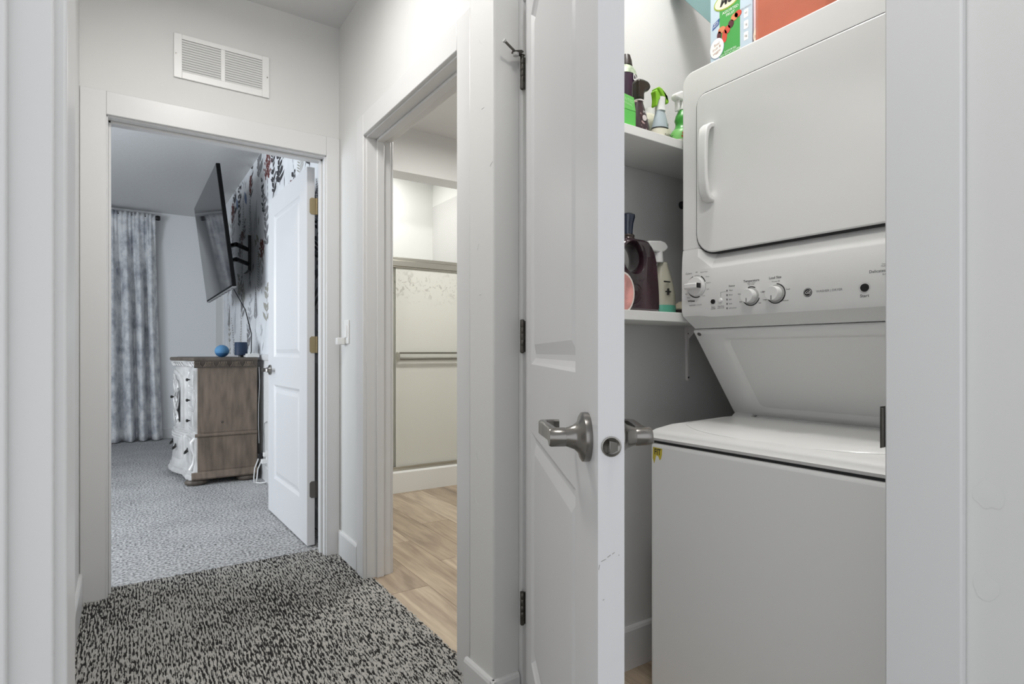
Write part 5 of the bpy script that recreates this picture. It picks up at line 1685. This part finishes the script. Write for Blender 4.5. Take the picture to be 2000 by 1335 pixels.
# ---- things on the chest
ZCH = 1.0103
sb = thing('ball_speaker', (0.682, 5.45, ZCH), 'round sky blue ball speaker with darker base on the chest', 'speaker')
BL1 = pm('sky_blue_fabric', (0.10, 0.26, 0.46), 0.8, bump=(400, 0.3, 0.001))
BL2 = pm('deep_blue_plastic', (0.035, 0.13, 0.30), 0.5)
pr = [(0.056 * math.cos(a), 0.052 + 0.052 * math.sin(a)) for a in [math.radians(x) for x in range(-20, 91, 10)]]
MB().lathe([(max(r_, 0.0005), h) for r_, h in pr], (0.682, 5.45, ZCH), 'z', 32).build('fabric_shell', BL1, sb, smooth=True)
pr = [(0.056 * math.cos(a), 0.052 + 0.052 * math.sin(a)) for a in [math.radians(x) for x in range(-80, -19, 10)]]
MB().lathe([(0.010, 0.0)] + pr, (0.682, 5.45, ZCH), 'z', 32).build('speaker_base', BL2, sb, smooth=True)
nb = thing('navy_canister', (0.808, 5.30, ZCH), 'navy blue cylindrical canister on a short foot on the chest', 'canister')
NAVY = pm('navy_fabric', (0.010, 0.026, 0.062), 0.6, bump=(300, 0.3, 0.001))
MB().lathe([(0.046, 0.016), (0.050, 0.019), (0.050, 0.122), (0.047, 0.126), (0.0005, 0.126)], (0.808, 5.30, ZCH), 'z', 32).build('canister_body', NAVY, nb, smooth=True)
MB().lathe([(0.020, 0.0), (0.020, 0.017)], (0.808, 5.30, ZCH), 'z', 20).build('foot', BLACK, nb, smooth=True)
wb = thing('white_set_top_box', (0.875, 5.20, ZCH), 'flat white box with small print beside the navy canister', 'box')
MB().box(0.828, 0.925, 5.15, 5.24, ZCH, ZCH + 0.020).build('lower_half', WHITEP, wb, bevel=0.003)
MB().box(0.830, 0.923, 5.152, 5.238, ZCH + 0.0215, ZCH + 0.030).build('upper_half', WHITEP, wb, bevel=0.003)
MB().box(0.832, 0.921, 5.155, 5.235, ZCH + 0.019, ZCH + 0.022).build('seam', GREYINK, wb)

# ---- wall outlet with plugs and cords beside the chest
ot = thing('wall_outlet', (ACC, 5.02, 0.25), 'white wall outlet with plugs and looping white cord by the chest', 'outlet')
MB().box(ACC - 0.006, ACC - 0.0003, 4.975, 5.045, 0.14, 0.255).build('plate', WHITEP, ot, bevel=0.002)
MB().box(ACC - 0.045, ACC - 0.006, 4.99, 5.03, 0.150, 0.185).build('plug', WHITEP, ot, bevel=0.004)
MB().box(ACC - 0.060, ACC - 0.020, 5.05, 5.10, 0.185, 0.225).build('black_adapter', BLACK, ot, bevel=0.004)
MB().box(ACC - 0.030, ACC - 0.006, 4.995, 5.025, 0.205, 0.240).build('plug', WHITEP, ot, bevel=0.004)
MB().tube([(ACC - 0.045, 5.01, 0.165), (ACC - 0.06, 5.06, 0.10), (ACC - 0.07, 5.05, 0.02), (ACC - 0.09, 4.97, 0.010), (ACC - 0.06, 4.92, 0.012), (ACC - 0.03, 4.90, 0.02)], 0.005, 7).build('cord', WHITEP, ot, smooth=True)
MB().tube([(ACC - 0.05, 5.075, 0.19), (ACC - 0.075, 5.11, 0.10), (ACC - 0.08, 5.12, 0.02), (ACC - 0.09, 5.05, 0.010), (ACC - 0.10, 4.98, 0.010)], 0.005, 7).build('cord', WHITEP, ot, smooth=True)
MB().tube([(ACC - 0.02, 5.01, 0.24), (ACC - 0.015, 5.03, 0.33), (ACC - 0.012, 5.06, 0.42), (ACC - 0.010, 5.055, 0.47), (ACC - 0.008, 4.98, 0.49)], 0.0025, 6).build('cord', GREYINK, ot, smooth=True)
cc = tag(MB().tube([(0.918, 5.128, 0.93), (0.922, 5.125, 0.80), (0.919, 5.128, 0.72), (0.914, 5.127, 0.62), (0.913, 5.128, 0.45), (0.918, 5.13, 0.30)], 0.0016, 6).build('charging_cable', WHITEP, smooth=True), 'thin white cable hanging behind the chest edge', 'cable')
# ---- small dents and scuffs
def scuff(name, parent, pts, r, mat):
    return MB().tube(pts, r, 5).build(name, mat, parent, smooth=True)


wf = bpy.data.objects['wall_closet_front']
rs_ = random.Random(3)
for (yc, zc, w_, h_) in ((0.288, 0.857, 0.018, 0.020), (0.290, 0.735, 0.015, 0.018)):
    pts = [(0.9658 - 0.0002 * rs_.random(), yc + w_ * math.cos(a), zc + h_ * math.sin(a) * (0.7 + 0.5 * rs_.random())) for a in [2 * PI * k_ / 14 for k_ in range(14)]]
    MB().loft([pts, [(0.96555, yc + (p_[1] - yc) * 0.85, zc + (p_[2] - zc) * 0.8) for p_ in pts]]).build('plaster_patch', WALL, wf, smooth=True)
wpn = bpy.data.objects['wall_partition']
for (yc, zc) in ((1.448, 1.95), (1.432, 1.76), (1.462, 1.37), (1.448, 1.22), (1.475, 0.76), (1.468, 0.60), (1.40, 1.58)):
    y2, z2 = yc + rs_.uniform(-0.018, 0.018), zc + rs_.uniform(-0.03, 0.02)
    scuff('scuff', wpn, [(0.8628, yc, zc), (0.8626, (yc + y2) / 2 + 0.002, (zc + z2) / 2), (0.8628, y2, z2)], 0.0006, WALL)
door1['_local'] = 1
GREYM = pm('grey_scuff', (0.28, 0.27, 0.26), 0.7)
for (yy, zz, dy_, dz_) in ((0.004, 0.790, 0.006, 0.003), (0.012, 0.795, 0.004, 0.003), (0.018, 0.799, 0.003, 0.002), (0.001, 0.780, 0.001, 0.006), (0.006, 0.742, 0.002, 0.001), (0.026, 0.797, 0.001, 0.001)):
    scuff('scuff', door1, [(CW + 0.0001, yy, zz), (CW + 0.0002, yy + dy_, zz + dz_)], 0.00035, GREYM)
for o in bpy.data.objects:
    if '_local' in o:
        del o['_local']
